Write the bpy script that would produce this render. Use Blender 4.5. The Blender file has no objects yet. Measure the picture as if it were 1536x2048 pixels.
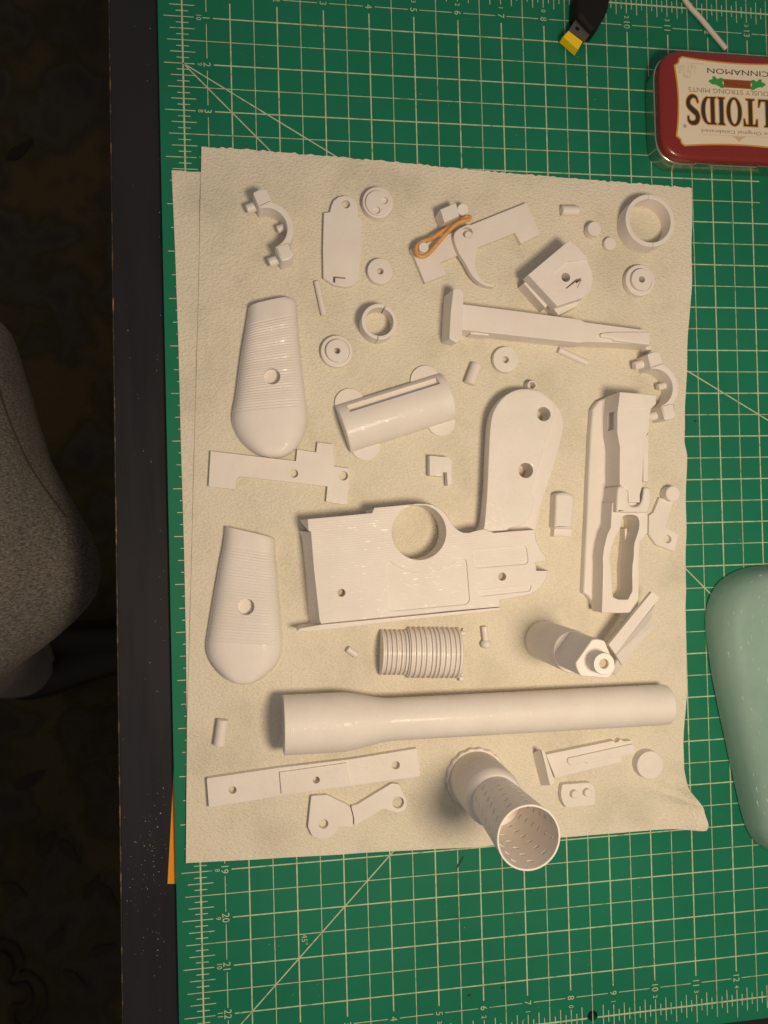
import bpy, bmesh, math, random
from mathutils import Vector, Matrix
from mathutils.geometry import tessellate_polygon

random.seed(7)
IN = 0.0254                      # all shapes below are given in inches of the cutting mat's grid
scene = bpy.context.scene
COL = scene.collection

# ------------------------------------------------------------------ camera
F_PX = 1660.36                   # focal length for a picture 2048 high
RM = ((0.9877738881546267, 0.024929544228018803, -0.15388717849279804),
      (-0.02242739901198331, 0.9995868790988287, 0.017974507142640216),
      (0.15427170075372967, -0.014303459653062558, 0.9879249229513876))
CAM = (1.27694089, 11.84276063, -17.82813118)
D = Matrix(((1, 0, 0), (0, -1, 0), (0, 0, -1)))
cam_data = bpy.data.cameras.new('camera')
cam = bpy.data.objects.new('camera', cam_data)
COL.objects.link(cam)
cam.matrix_world = Matrix.Translation(Vector((CAM[0], -CAM[1], -CAM[2])) * IN) @ (D @ Matrix(RM) @ D).transposed().to_4x4()
cam_data.sensor_fit = 'VERTICAL'
cam_data.sensor_height = 7.2
cam_data.sensor_width = 5.4
cam_data.lens = 7.2 * F_PX / 2048
cam_data.clip_start = 0.01
cam_data.clip_end = 50
cam_data.dof.use_dof = True
cam_data.dof.focus_distance = 17.3 * IN
cam_data.dof.aperture_fstop = 2.6
scene.camera = cam

# ------------------------------------------------------------------ light
world = bpy.data.worlds.new('World')
scene.world = world
world.use_nodes = True
bg = world.node_tree.nodes['Background']
bg.inputs[0].default_value = (1.0, 0.88, 0.80, 1)
bg.inputs[1].default_value = 0.24
lamp_data = bpy.data.lights.new('desk_lamp', 'AREA')
lamp_data.shape = 'DISK'
lamp_data.size = 4.4 * IN
lamp_data.energy = 2.25
lamp_data.color = (1.0, 0.79, 0.565)
lamp = bpy.data.objects.new('desk_lamp', lamp_data)
COL.objects.link(lamp)
lamp.location = Vector((8.3, -15.0, 20.5)) * IN
scene.cycles.max_bounces = 12
scene.cycles.diffuse_bounces = 8
scene.view_settings.view_transform = 'Standard'
scene.view_settings.look = 'None'
scene.view_settings.exposure = -0.02
scene.view_settings.gamma = 1.0
scene.view_settings.use_curve_mapping = False

# ------------------------------------------------------------------ measuring: picture of the mat -> inches on the mat at height z
def inv(x, y, z=0.0):
    d = ((x - 768) / F_PX, (y - 1024) / F_PX, 1.0)
    w = [RM[0][i] * d[0] + RM[1][i] * d[1] + RM[2][i] * d[2] for i in range(3)]
    k = (-z - CAM[2]) / w[2]
    return (CAM[0] + k * w[0], -(CAM[1] + k * w[1]))

def W(pts, z=0.0): return [inv(x, y, z) for x, y in pts]
def rad(x, y, r, z=0.0):
    a = inv(x - r, y, z); b = inv(x + r, y, z)
    return 0.5 * math.hypot(a[0] - b[0], a[1] - b[1])
CROPS = dict(R1=(300, 0, 2.4774), R2=(916, 0, 2.4774), R3=(340, 560, 3.4909), R4=(640, 560, 3.4909), R5=(960, 560, 3.4909),
             R6=(580, 980, 2.8444), R7=(960, 960, 3.4909), R8=(380, 1360, 3.072), A=(440, 360, 5.12), B=(700, 360, 3.657),
             C=(1030, 360, 4.3886), D=(860, 560, 3.2), E=(1150, 680, 6.144), F=(1150, 940, 6.144), G=(1030, 1160, 4.6545),
             H=(440, 360, 8.5333), I=(860, 1470, 5.4857), J=(740, 1230, 5.9077), K=(1050, 1460, 4.1514), L=(400, 1030, 5.691),
             M=(580, 980, 5.4857), N=(840, 980, 5.4857), O=(950, 740, 6.2048), T=(1276, 60, 5.9077), X=(0, 1000, 1.9545), Q=(1380, 1080, 3.103))
def px(c, *pts):
    x0, y0, s = CROPS[c]
    return [(x0 + a / s, y0 + b / s) for a, b in pts]
def P1(c, a, b): return px(c, (a, b))[0]
def pw(c, z, *pts): return W(px(c, *pts), z)

# ------------------------------------------------------------------ materials
def mat(name, base, rough=0.5, metal=0.0, coat=0.0, spec=0.5):
    m = bpy.data.materials.new(name); m.use_nodes = True
    b = m.node_tree.nodes['Principled BSDF']
    b.inputs['Base Color'].default_value = (*base, 1)
    b.inputs['Roughness'].default_value = rough
    b.inputs['Metallic'].default_value = metal
    b.inputs['Coat Weight'].default_value = coat
    b.inputs['Specular IOR Level'].default_value = spec
    return m
def N(m, t, **kw):
    n = m.node_tree.nodes.new(t)
    for k, v in kw.items():
        if k in n.inputs: n.inputs[k].default_value = v
        else: setattr(n, k, v)
    return n
def link(m, a, b): m.node_tree.links.new(a, b)
def bsdf(m): return m.node_tree.nodes['Principled BSDF']
def coords(m, scale=(1, 1, 1), rot=(0, 0, 0)):
    tc = N(m, 'ShaderNodeTexCoord'); mp = N(m, 'ShaderNodeMapping')
    mp.inputs['Scale'].default_value = scale; mp.inputs['Rotation'].default_value = rot
    link(m, tc.outputs['Object'], mp.inputs['Vector']); return mp.outputs['Vector']
def noise(m, vec, scale, detail=3, rough=0.5):
    n = N(m, 'ShaderNodeTexNoise'); n.inputs['Scale'].default_value = scale
    n.inputs['Detail'].default_value = detail; n.inputs['Roughness'].default_value = rough
    link(m, vec, n.inputs['Vector']); return n.outputs['Fac']
def ramp(m, fac, stops):
    r = N(m, 'ShaderNodeValToRGB'); e = r.color_ramp.elements
    while len(e) < len(stops): e.new(0.5)
    for el, (p, c) in zip(e, stops):
        el.position = p; el.color = (*c, 1) if len(c) == 3 else c
    link(m, fac, r.inputs['Fac']); return r.outputs['Color']
def bump(m, height, dist, strength=1.0, prev=None):
    b = N(m, 'ShaderNodeBump'); b.inputs['Distance'].default_value = dist; b.inputs['Strength'].default_value = strength
    link(m, height, b.inputs['Height'])
    if prev is not None: link(m, prev, b.inputs['Normal'])
    link(m, b.outputs['Normal'], bsdf(m).inputs['Normal']); return b.outputs['Normal']
def math_node(m, op, a, b=None):
    n = N(m, 'ShaderNodeMath', operation=op)
    for i, v in enumerate((a, b)):
        if v is None: continue
        if isinstance(v, (int, float)): n.inputs[i].default_value = v
        else: link(m, v, n.inputs[i])
    return n.outputs[0]

def plastic(name, stretch=(1, 1, 1), amount=1.0, rot=0.0, layer=0.0, spark=0.62, ldir='X'):
    m = mat(name, (0.80, 0.775, 0.745), 0.5, spec=0.4)
    bsdf(m).inputs['Coat Weight'].default_value = 0.0 if ldir == 'Y' else 0.06; bsdf(m).inputs['Coat Roughness'].default_value = 0.10
    v = coords(m)
    c = ramp(m, noise(m, v, 60, 4), [(0.3, (0.735, 0.695, 0.655)), (0.7, (0.785, 0.748, 0.71))])
    link(m, c, bsdf(m).inputs['Base Color'])
    vs = coords(m, stretch, (0, 0, rot))
    f = noise(m, vs, 430, 3, 0.6)
    r = ramp(m, f, [(spark - 0.04, (0.56,) * 3), (spark + 0.06, (0.2,) * 3)])
    link(m, r, bsdf(m).inputs['Roughness'])
    n = bump(m, f, 0.00012 * amount, 0.8)
    if layer:
        w = N(m, 'ShaderNodeTexWave'); w.wave_type = 'BANDS'; w.bands_direction = ldir
        w.inputs['Scale'].default_value = layer; w.inputs['Distortion'].default_value = 0.6; w.inputs['Detail'].default_value = 2
        vl = coords(m, (1, 1, 1), (0, 0, rot)); link(m, vl, w.inputs['Vector'])
        n = bump(m, w.outputs['Fac'], 0.00007 if ldir == 'X' else 0.00016, 0.5, n)
    return m
WHITE = plastic('white_plastic')
WHITE_LINES = plastic('white_plastic_print_lines', (0.45, 1.4, 1), 0.9, -0.06, 240, 0.63, 'Y')
WHITE_RINGS = plastic('white_plastic_turned', layer=330, rot=0.05)
WHITE_WET = plastic('white_plastic_gloss', amount=1.6, spark=0.57)

# ------------------------------------------------------------------ geometry helpers: all return (verts, faces) in inches
def area2(p): return sum(p[i][0] * p[(i + 1) % len(p)][1] - p[(i + 1) % len(p)][0] * p[i][1] for i in range(len(p)))
def ccw(p): return list(p) if area2(p) > 0 else list(reversed(p))
def cw(p): return list(reversed(ccw(p)))
def inset(p, d):
    out = []; n = len(p)
    for i in range(n):
        a = Vector(p[i - 1]); b = Vector(p[i]); c = Vector(p[(i + 1) % n])
        e1 = (b - a); e2 = (c - b)
        if e1.length < 1e-9 or e2.length < 1e-9: out.append(tuple(b)); continue
        e1.normalize(); e2.normalize()
        n1 = Vector((-e1.y, e1.x)); n2 = Vector((-e2.y, e2.x)); m = n1 + n2
        if m.length < 1e-6: m = n1
        m.normalize(); k = max(0.5, m.dot(n1))
        out.append(tuple(b + m * (d / k)))
    return out
def rounded(p, r, n=5):
    """round every corner of a polygon"""
    out = []; L = len(p)
    rr = r if isinstance(r, (list, tuple)) else [r] * L
    for i in range(L):
        a = Vector(p[i - 1]); b = Vector(p[i]); c = Vector(p[(i + 1) % L])
        u = a - b; v = c - b; q = min(rr[i], u.length * 0.45, v.length * 0.45)
        if q < 1e-4: out.append(tuple(b)); continue
        s = b + u.normalized() * q; t = b + v.normalized() * q
        for k in range(n + 1):
            f = k / n; out.append(tuple(s * (1 - f) ** 2 + b * 2 * f * (1 - f) + t * f * f))
    return out
def circ(c, r, n=28, ry=None): return [(c[0] + r * math.cos(2 * math.pi * k / n), c[1] + (ry or r) * math.sin(2 * math.pi * k / n)) for k in range(n)]
def smooth(p, it=2, closed=True):
    for _ in range(it):
        q = []; n = len(p)
        for i in range(n if closed else n - 1):
            a, b = p[i], p[(i + 1) % n]
            q += [(a[0] * .75 + b[0] * .25, a[1] * .75 + b[1] * .25), (a[0] * .25 + b[0] * .75, a[1] * .25 + b[1] * .75)]
        if not closed: q = [p[0]] + q + [p[-1]]
        p = q
    return p
def tess(loops, z):
    off = []; vs = []
    for l in loops: vs += [Vector((x, y, 0)) for x, y in l]
    tris = tessellate_polygon([[Vector((x, y, 0)) for x, y in l] for l in loops])
    out = []
    for t in tris:
        a, b, c = (vs[i] for i in t)
        s = (b - a).cross(c - a).z
        if abs(s) < 1e-12: continue
        out.append(tuple(t) if s > 0 else tuple(reversed(t)))
    return out
def prism(outer, z0, z1, holes=(), bev=0.014, base=None, bottom=True):
    """upright slab with a rounded upper edge; z0 and z1 may differ per outline point through callables"""
    if base is not None and area2(outer) < 0: base = list(reversed(base))
    loops = [ccw(outer)] + [cw(h) for h in holes]
    bases = [list(base) if base is not None else loops[0]] + loops[1:]
    V = []; Fc = []; starts = []
    bev = min(bev, (z1 - z0) * 0.45)
    for l, bl in zip(loops, bases):
        n = len(l); i0 = len(V)
        rings = [[(x, y, z0) for x, y in bl], [(x, y, z1 - bev) for x, y in l],
                 [(x, y, z1 - bev * 0.3) for x, y in inset(l, bev * 0.3)], [(x, y, z1) for x, y in inset(l, bev)]]
        for r in rings: V += r
        for k in range(3):
            for i in range(n):
                j = (i + 1) % n
                Fc.append((i0 + k * n + i, i0 + k * n + j, i0 + (k + 1) * n + j, i0 + (k + 1) * n + i))
        starts.append((i0, n))
    idx_top = [s + 3 * n + i for s, n in starts for i in range(n)]
    for t in tess([[V[s + 3 * n + i][:2] for i in range(n)] for s, n in starts], z1): Fc.append(tuple(idx_top[i] for i in t))
    if bottom:
        idx_bot = [s + i for s, n in starts for i in range(n)]
        for t in tess([[V[s + i][:2] for i in range(n)] for s, n in starts], z0): Fc.append(tuple(idx_bot[i] for i in reversed(t)))
    return V, Fc
def frame_of(axis):
    a = Vector(axis).normalized(); h = Vector((0, 0, 1)) if abs(a.z) < 0.9 else Vector((1, 0, 0))
    x = h.cross(a).normalized(); return a, x, a.cross(x)
def lathe(profile, o, axis, n=40, mod=None, arc=None):
    """profile = [(radius, along)]"""
    a, x, y = frame_of(axis); o = Vector(o); V = []; Fc = []; rows = []
    m = n if arc is None else n + 1
    for r, t in profile:
        if r < 1e-6: rows.append([len(V)]); V.append(tuple(o + a * t)); continue
        row = []
        for k in range(m):
            th = 2 * math.pi * k / n if arc is None else arc[0] + (arc[1] - arc[0]) * k / n
            q = r + (mod(th, r, t) if mod else 0)
            row.append(len(V)); V.append(tuple(o + a * t + x * (q * math.cos(th)) + y * (q * math.sin(th))))
        rows.append(row)
    for p, q in zip(rows, rows[1:]):
        for k in range(n):
            j = (k + 1) % m
            if len(p) == 1 and len(q) == 1: continue
            if len(p) == 1: Fc.append((p[0], q[k], q[j])[::-1])
            elif len(q) == 1: Fc.append((p[k], q[0], p[j])[::-1])
            else: Fc.append((p[k], q[k], q[j], p[j])[::-1])
    return V, Fc
def rod(A, B, r, n=24, b=0.012):
    A = Vector(A); B = Vector(B); L = (B - A).length
    return lathe([(0, 0), (r - b, 0), (r, b), (r, L - b), (r - b, L), (0, L)], A, B - A, n)
def loft(secs, caps=True, closed=True):
    n = len(secs[0]); V = [tuple(p) for s in secs for p in s]; Fc = []
    for k in range(len(secs) - 1):
        for i in range(n if closed else n - 1):
            j = (i + 1) % n
            Fc.append((k * n + i, k * n + j, (k + 1) * n + j, (k + 1) * n + i))
    if caps: Fc += [tuple(reversed(range(n))), tuple((len(secs) - 1) * n + i for i in range(n))]
    return V, Fc
def slab3(q, t):
    """a quad or polygon in space given thickness t downwards"""
    n = len(q); V = [tuple(p) for p in q] + [(p[0], p[1], p[2] - t) for p in q]
    Fc = [tuple(range(n)), tuple(reversed(range(n, 2 * n)))] + [(i, n + i, n + (i + 1) % n, (i + 1) % n) for i in range(n)]
    return V, Fc
def tube(path, r, n=10, closed=False):
    P = [Vector(p) for p in path]; secs = []; L = len(P)
    up = Vector((0, 0, 1))
    for i, p in enumerate(P):
        t = (P[(i + 1) % L] - P[i - 1]) if closed else (P[min(i + 1, L - 1)] - P[max(i - 1, 0)])
        t.normalize(); s = t.cross(up)
        if s.length < 1e-4: s = Vector((1, 0, 0))
        s.normalize(); u = s.cross(t)
        rr = r(i / max(1, L - 1)) if callable(r) else r
        secs.append([p + (s * math.cos(2 * math.pi * k / n) + u * math.sin(2 * math.pi * k / n)) * rr for k in range(n)])
    if closed: secs.append(secs[0])
    return loft(secs, not closed)
def catmull(p, n=8, closed=False):
    out = []; L = len(p)
    P = [Vector(q) for q in p]
    for i in range(L if closed else L - 1):
        a = P[i - 1] if (closed or i) else P[0]; b = P[i]; c = P[(i + 1) % L]; d = P[(i + 2) % L] if closed else P[min(i + 2, L - 1)]
        for k in range(n):
            t = k / n
            out.append(0.5 * ((2 * b) + (c - a) * t + (2 * a - 5 * b + 4 * c - d) * t * t + (3 * b - a - 3 * c + d) * t ** 3))
    if not closed: out.append(P[-1])
    return out
def sphere(c, r, n=16, sz=1.0):
    return lathe([(r * math.sin(math.pi * k / n), -r * sz * math.cos(math.pi * k / n)) for k in range(n + 1)], c, (0, 0, 1), 2 * n)
def join(*parts):
    V = []; Fc = []
    for v, f in parts:
        o = len(V); V += list(v); Fc += [tuple(i + o for i in q) for q in f]
    return V, Fc

def to_mesh(name, vf, origin=(0, 0, 0), angle=32, fix=False):
    o = Vector(origin); me = bpy.data.meshes.new(name)
    me.from_pydata([tuple((Vector(v) - o) * IN) for v in vf[0]], [], vf[1])
    bm = bmesh.new(); bm.from_mesh(me)
    bmesh.ops.remove_doubles(bm, verts=bm.verts, dist=1e-6)
    if fix: bmesh.ops.recalc_face_normals(bm, faces=bm.faces)
    bm.to_mesh(me); bm.free()
    me.shade_smooth(); me.set_sharp_from_angle(angle=math.radians(angle))
    return me
def center(vf):
    xs = [v[0] for v in vf[0]]; ys = [v[1] for v in vf[0]]; zs = [v[2] for v in vf[0]]
    return ((min(xs) + max(xs)) / 2, (min(ys) + max(ys)) / 2, min(zs))
def tag(o, label, cat, group=None, kind=None):
    if label: o['label'] = label
    if cat: o['category'] = cat
    if group: o['group'] = group
    if kind: o['kind'] = kind
    return o
def empty(name, at, label, cat, group=None):
    e = bpy.data.objects.new(name, None); e.empty_display_size = 0.005; COL.objects.link(e)
    e.location = Vector(at) * IN; tag(e, label, cat, group); return e
def origin_of(parent):
    o = Vector((0, 0, 0)); p = parent
    while p is not None: o += Vector(p.location) / IN; p = p.parent
    return o
def wn(ob):
    if len(ob.data.polygons) > 12:
        md = ob.modifiers.new('even_shading', 'WEIGHTED_NORMAL'); md.keep_sharp = True; md.weight = 90
def part(name, vf, m, parent, angle=32, fix=False):
    ob = bpy.data.objects.new(name, to_mesh(name, vf, origin_of(parent), angle, fix)); COL.objects.link(ob)
    ob.parent = parent; ob.data.materials.append(m); wn(ob); return ob
def thing(name, vf, m, label, cat, group=None, kind=None, angle=32, fix=False):
    c = center(vf); ob = bpy.data.objects.new(name, to_mesh(name, vf, c, angle, fix)); COL.objects.link(ob)
    ob.location = Vector(c) * IN; ob.data.materials.append(m); wn(ob); return tag(ob, label, cat, group, kind)
def cut(vf, cutters):
    """cut cutters (list of closed shapes) out of a closed shape; done on throw-away meshes"""
    a = bpy.data.objects.new('tmp', to_mesh('tmp', vf, fix=True)); b = bpy.data.objects.new('tmp2', to_mesh('tmp2', join(*cutters), fix=True))
    COL.objects.link(a); COL.objects.link(b)
    md = a.modifiers.new('b', 'BOOLEAN'); md.object = b; md.operation = 'DIFFERENCE'; md.solver = 'EXACT'
    dg = bpy.context.evaluated_depsgraph_get(); dg.update()
    me = bpy.data.meshes.new_from_object(a.evaluated_get(dg))
    V = [tuple(v.co / IN) for v in me.vertices]; Fc = [tuple(p.vertices) for p in me.polygons]
    for o in (a, b):
        d = o.data; bpy.data.objects.remove(o); bpy.data.meshes.remove(d)
    bpy.data.meshes.remove(me)
    return V, Fc
def text_shapes(strings):
    """flat letter shapes of Blender's built-in font, 1 unit tall letters, one update for all"""
    obs = {}
    for s in set(strings):
        cu = bpy.data.curves.new('t', 'FONT'); cu.body = s; cu.align_x = 'CENTER'; cu.align_y = 'CENTER'; cu.resolution_u = 3
        ob = bpy.data.objects.new('t', cu); COL.objects.link(ob); obs[s] = ob
    dg = bpy.context.evaluated_depsgraph_get(); dg.update(); out = {}
    for s, ob in obs.items():
        me = bpy.data.meshes.new_from_object(ob.evaluated_get(dg))
        V = [(v.co.x, v.co.y) for v in me.vertices]; Fc = [tuple(p.vertices) for p in me.polygons]
        bpy.data.meshes.remove(me); cu = ob.data; bpy.data.objects.remove(ob); bpy.data.curves.remove(cu)
        x0 = min(v[0] for v in V); x1 = max(v[0] for v in V); y0 = min(v[1] for v in V); y1 = max(v[1] for v in V)
        out[s] = ([((x - (x0 + x1) / 2), (y - (y0 + y1) / 2)) for x, y in V], Fc, (x1 - x0, y1 - y0))
    return out
def place_text(shape, c, height, rot, z, sx=1.0, width=None):
    V, Fc, (w, h) = shape; k = height / h; kx = k * sx if width is None else width / w
    ca, sa = math.cos(rot), math.sin(rot)
    return [(c[0] + x * kx * ca - y * k * sa, c[1] + x * kx * sa + y * k * ca, z) for x, y in V], Fc

# ================================================================== the setting
# ---- floor: dark patterned carpet far below the desk
m = mat('carpet', (0.03, 0.025, 0.015), 0.95, spec=0.1)
v = coords(m)
pat = N(m, 'ShaderNodeTexVoronoi'); pat.feature = 'SMOOTH_F1'; pat.inputs['Scale'].default_value = 13; pat.inputs['Smoothness'].default_value = 0.6
ds = N(m, 'ShaderNodeMix', data_type='RGBA'); ds.inputs[0].default_value = 0.12
nz = N(m, 'ShaderNodeTexNoise'); nz.inputs['Scale'].default_value = 16; nz.inputs['Detail'].default_value = 3; link(m, v, nz.inputs['Vector'])
link(m, v, ds.inputs[6]); link(m, nz.outputs['Color'], ds.inputs[7]); link(m, ds.outputs[2], pat.inputs['Vector'])
c0 = ramp(m, pat.outputs['Distance'], [(0.16, (0.040, 0.037, 0.034)), (0.34, (0.058, 0.051, 0.038)), (0.46, (0.046, 0.037, 0.022)), (0.62, (0.075, 0.058, 0.026))])
c9 = ramp(m, noise(m, v, 2.2, 3), [(0.38, (0.5,) * 3), (0.62, (0.95,) * 3)])
m0 = N(m, 'ShaderNodeMix', data_type='RGBA', blend_type='MULTIPLY'); m0.inputs[0].default_value = 1
link(m, c0, m0.inputs[6]); link(m, c9, m0.inputs[7]); c1 = m0.outputs[2]
c2 = ramp(m, noise(m, v, 900, 2), [(0.3, (0.65,) * 3), (0.7, (1.25,) * 3)])
mx = N(m, 'ShaderNodeMix', data_type='RGBA', blend_type='MULTIPLY'); mx.inputs[0].default_value = 1
link(m, c1, mx.inputs[6]); link(m, c2, mx.inputs[7]); link(m, mx.outputs[2], bsdf(m).inputs['Base Color'])
bump(m, noise(m, v, 700, 2), 0.002)
CARPET = m
FLOOR_Z = -29.0
fl = part('floor', ([(-90, -90, FLOOR_Z), (90, -90, FLOOR_Z), (90, 70, FLOOR_Z), (-90, 70, FLOOR_Z)], [(0, 1, 2, 3)]), CARPET, None)
fl['kind'] = 'structure'
CARPET_DARK = mat('carpet_dark_motif', (0.024, 0.021, 0.016), 0.95, spec=0.1)
CARPET_BLUE = mat('carpet_grey_motif', (0.085, 0.080, 0.070), 0.95, spec=0.1)
bump(CARPET_DARK, noise(CARPET_DARK, coords(CARPET_DARK), 700, 2), 0.002)
bump(CARPET_BLUE, noise(CARPET_BLUE, coords(CARPET_BLUE), 700, 2), 0.002)
def leaf(cx, cy, L, wdt, ang, z):
    o = inv(cx, cy, z); s = 1 / 34.0; pts = []
    for k in range(22):
        t = 2 * math.pi * k / 22
        a = L * math.cos(t) * s; b = wdt * math.sin(t) * abs(math.sin(t)) ** 0.4 * s * (1 + 0.25 * math.cos(3 * t))
        pts.append((o[0] + a * math.cos(ang) - b * math.sin(ang), o[1] + a * math.sin(ang) + b * math.cos(ang)))
    return prism(pts, z, z + 0.05, bev=0.02, bottom=False)
for (cx, cy, L, wd, an, mm) in [(92, 1688, 26, 9, 0.9, CARPET_DARK), (138, 1702, 28, 10, -0.9, CARPET_DARK), (182, 1776, 26, 8, 1.0, CARPET_DARK), (216, 1792, 28, 9, -1.0, CARPET_DARK),
                               (60, 1560, 30, 10, 0.5, CARPET_DARK), (30, 1780, 24, 9, -0.6, CARPET_DARK), (110, 1880, 26, 9, 0.9, CARPET_DARK), (150, 1960, 28, 9, -0.7, CARPET_DARK), (205, 1900, 26, 9, 0.3, CARPET_DARK), (40, 300, 30, 10, .7, CARPET_DARK)]:
    part('woven_leaf', leaf(cx, cy, L, wd, an, FLOOR_Z + 0.02), mm, fl)
sc = [inv(a, b, FLOOR_Z) for a, b in [(0, 1905), (14, 1912), (22, 1935), (14, 1962), (30, 1972), (52, 1968), (62, 1990), (50, 2010), (28, 2012), (24, 2035), (38, 2055)]]
part('woven_scroll', tube(catmull([(a, b, FLOOR_Z + 0.04) for a, b in sc], 6), 0.16, 8), CARPET_DARK, fl)
sc = [inv(a, b, FLOOR_Z) for a, b in [(0, 1880), (30, 1890), (44, 1920), (36, 1945), (60, 1945), (88, 1975), (84, 2020), (60, 2050)]]
part('woven_scroll', tube(catmull([(a, b, FLOOR_Z + 0.04) for a, b in sc], 6), 0.13, 8), CARPET_DARK, fl)

# ---- desk
m = mat('black_laminate', (0.014, 0.014, 0.018), 0.42, spec=0.3)
v = coords(m)
link(m, ramp(m, noise(m, v, 7, 5), [(0.3, (0.0085, 0.0085, 0.012)), (0.7, (0.016, 0.0155, 0.022))]), bsdf(m).inputs['Base Color'])
link(m, ramp(m, noise(m, coords(m, (1, 0.1, 1)), 160, 4), [(0.3, (0.36,) * 3), (0.7, (0.55,) * 3)]), bsdf(m).inputs['Roughness'])
bump(m, noise(m, v, 900, 2), 0.00003)
DESK = m
m = mat('worn_edge', (0.03, 0.02, 0.012), 0.6)
link(m, ramp(m, noise(m, coords(m, (1, 0.35, 1)), 240, 5, 0.65), [(0.50, (0.012, 0.010, 0.010)), (0.60, (0.10, 0.065, 0.03)), (0.72, (0.30, 0.21, 0.10))]), bsdf(m).inputs['Base Color'])
WORN = m
DZ = -0.135
def edge_u(y): return inv(229 + (y - 1000) * 0.0135, y, DZ)[0]
ea, eb = inv(217, -60, DZ), inv(246, 2110, DZ)
k = (eb[0] - ea[0]) / (eb[1] - ea[1]); ex = lambda Y: ea[0] + k * (Y - ea[1])
desk = empty('desk', (8, -12, FLOOR_Z), 'black laminate desk with a worn edge under the green cutting mat', 'desk')
part('desk_top', prism([(ex(8) + 0.02, 8), (ex(-34) + 0.02, -34), (34, -34), (34, 8)], DZ - 1.0, DZ, bev=0.012), DESK, desk)
part('edge_band', prism([(ex(8) - 0.012, 8), (ex(-34) - 0.012, -34), (ex(-34) + 0.018, -34), (ex(8) + 0.018, 8)], DZ - 1.0, DZ - 0.004, bev=0.006), WORN, desk)
for x, y in ((1.5, 5), (1.5, -31), (31, 5), (31, -31)):
    part('leg', prism(rounded([(x - 1, y - 1), (x + 1, y - 1), (x + 1, y + 1), (x - 1, y + 1)], 0.2), FLOOR_Z, DZ - 1.0), DESK, desk)

# ---- orange slip pushed under the mat
m = mat('orange_paper', (0.78, 0.30, 0.015), 0.7)
bump(m, noise(m, coords(m), 500, 3), 0.00005)
sl = pw('X', DZ, (683, 985), (655, 1500), (720, 1500), (720, 985))
thing('paper_slip', prism(sl, DZ, DZ + 0.008, bev=0.002), m, 'thin bright orange paper slip sticking out from under the cutting mat', 'paper')

# ---- cutting mat with its print
m = mat('mat_green', (0.012, 0.105, 0.045), 0.5, spec=0.28)
v = coords(m)
c1 = ramp(m, noise(m, v, 9, 5, 0.6), [(0.3, (0.0030, 0.146, 0.078)), (0.7, (0.0060, 0.182, 0.100))])
sm = ramp(m, noise(m, coords(m, (1, 2.2, 1), (0, 0, 0.5)), 34, 6, 0.7), [(0.60, (0, 0, 0)), (0.78, (0.22,) * 3)])
mx = N(m, 'ShaderNodeMix', data_type='RGBA'); link(m, sm, mx.inputs[0]); link(m, c1, mx.inputs[6]); mx.inputs[7].default_value = (0.035, 0.19, 0.12, 1)
link(m, mx.outputs[2], bsdf(m).inputs['Base Color'])
link(m, ramp(m, noise(m, v, 40, 5), [(0.3, (0.42,) * 3), (0.7, (0.60,) * 3)]), bsdf(m).inputs['Roughness'])
bump(m, noise(m, v, 1500, 2), 0.00004)
GREEN = m
m = mat('mat_print', (0.36, 0.40, 0.20), 0.6)
link(m, ramp(m, noise(m, coords(m), 260, 4), [(0.24, (0.12, 0.27, 0.15)), (0.40, (0.40, 0.50, 0.33)), (0.65, (0.53, 0.61, 0.42))]), bsdf(m).inputs['Base Color'])
PRINT = m
MAT_R, MAT_B = 16.5, 23.5
mat_ob = empty('cutting_mat', (8, -11.5, DZ + 0.012), 'large green cutting mat printed with a pale inch grid and rulers', 'cutting mat')
hole_c = (8.495, -22.96)
part('mat_sheet', prism(rounded([(-0.5, 0.5), (-0.5, -MAT_B), (MAT_R, -MAT_B), (MAT_R, 0.5)], 0.25), DZ + 0.012, 0.0, [circ(hole_c, 0.115, 24)], bev=0.01), GREEN, mat_ob)
lines = []
def hl(v, u0, u1, w): lines.append(([(u0, -v - w / 2, .003), (u1, -v - w / 2, .003), (u1, -v + w / 2, .003), (u0, -v + w / 2, .003)], [(0, 1, 2, 3)]))
def vl(u, v0, v1, w): lines.append(([(u - w / 2, -v1, .005), (u + w / 2, -v1, .005), (u + w / 2, -v0, .005), (u - w / 2, -v0, .005)], [(0, 1, 2, 3)]))
B_, T_ = 0.027, 0.0165
NU, NV = 16, 23
for i in range(2 * NU + 1):
    u = i / 2
    if i in (0, 2 * NU): vl(u, -0.1, NV + 0.1, 0.034)
    elif i in (1, 2 * NU - 1):
        for j in range(NV + 1): vl(u, max(j + 0.13, 0.0), min(j + 0.87, NV), T_) if j < NV else None
    elif i % 2 == 0: vl(u, 0.66, NV - 0.66, B_)
    else: vl(u, -0.32, NV + 0.32, T_)
for j in range(2 * NV + 1):
    v = j / 2; end = 13.2 if v in (4, 4.5) else NU
    if j == 0: hl(v, -0.1, NU + 0.1, 0.034)
    elif j == 2 * NV:
        hl(v, -0.1, hole_c[0] - 0.125, 0.034); hl(v, hole_c[0] + 0.125, NU + 0.1, 0.034)
    elif j in (1, 2 * NV - 1):
        for i in range(NU): hl(v, i + 0.13, i + 0.87, T_)
    elif j % 2 == 0: hl(v, 0.64, min(end, NU - 0.64), B_ * 0.95)
    else: hl(v, -0.32, end + (0.32 if end == NU else 0), T_)
def ticks(count, f):
    for k in range(1, count * 8):
        if k % 8 == 0: f(k / 8, -0.39, 0.24)
        elif k % 4 == 0: continue
        elif k % 2 == 0: f(k / 8, -0.26, 0.26)
        else: f(k / 8, -0.13, 0.13)
ticks(NV, lambda t, a, b: (hl(t, a, b, 0.018), hl(t, NU - b, NU - a, 0.018)))
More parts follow.
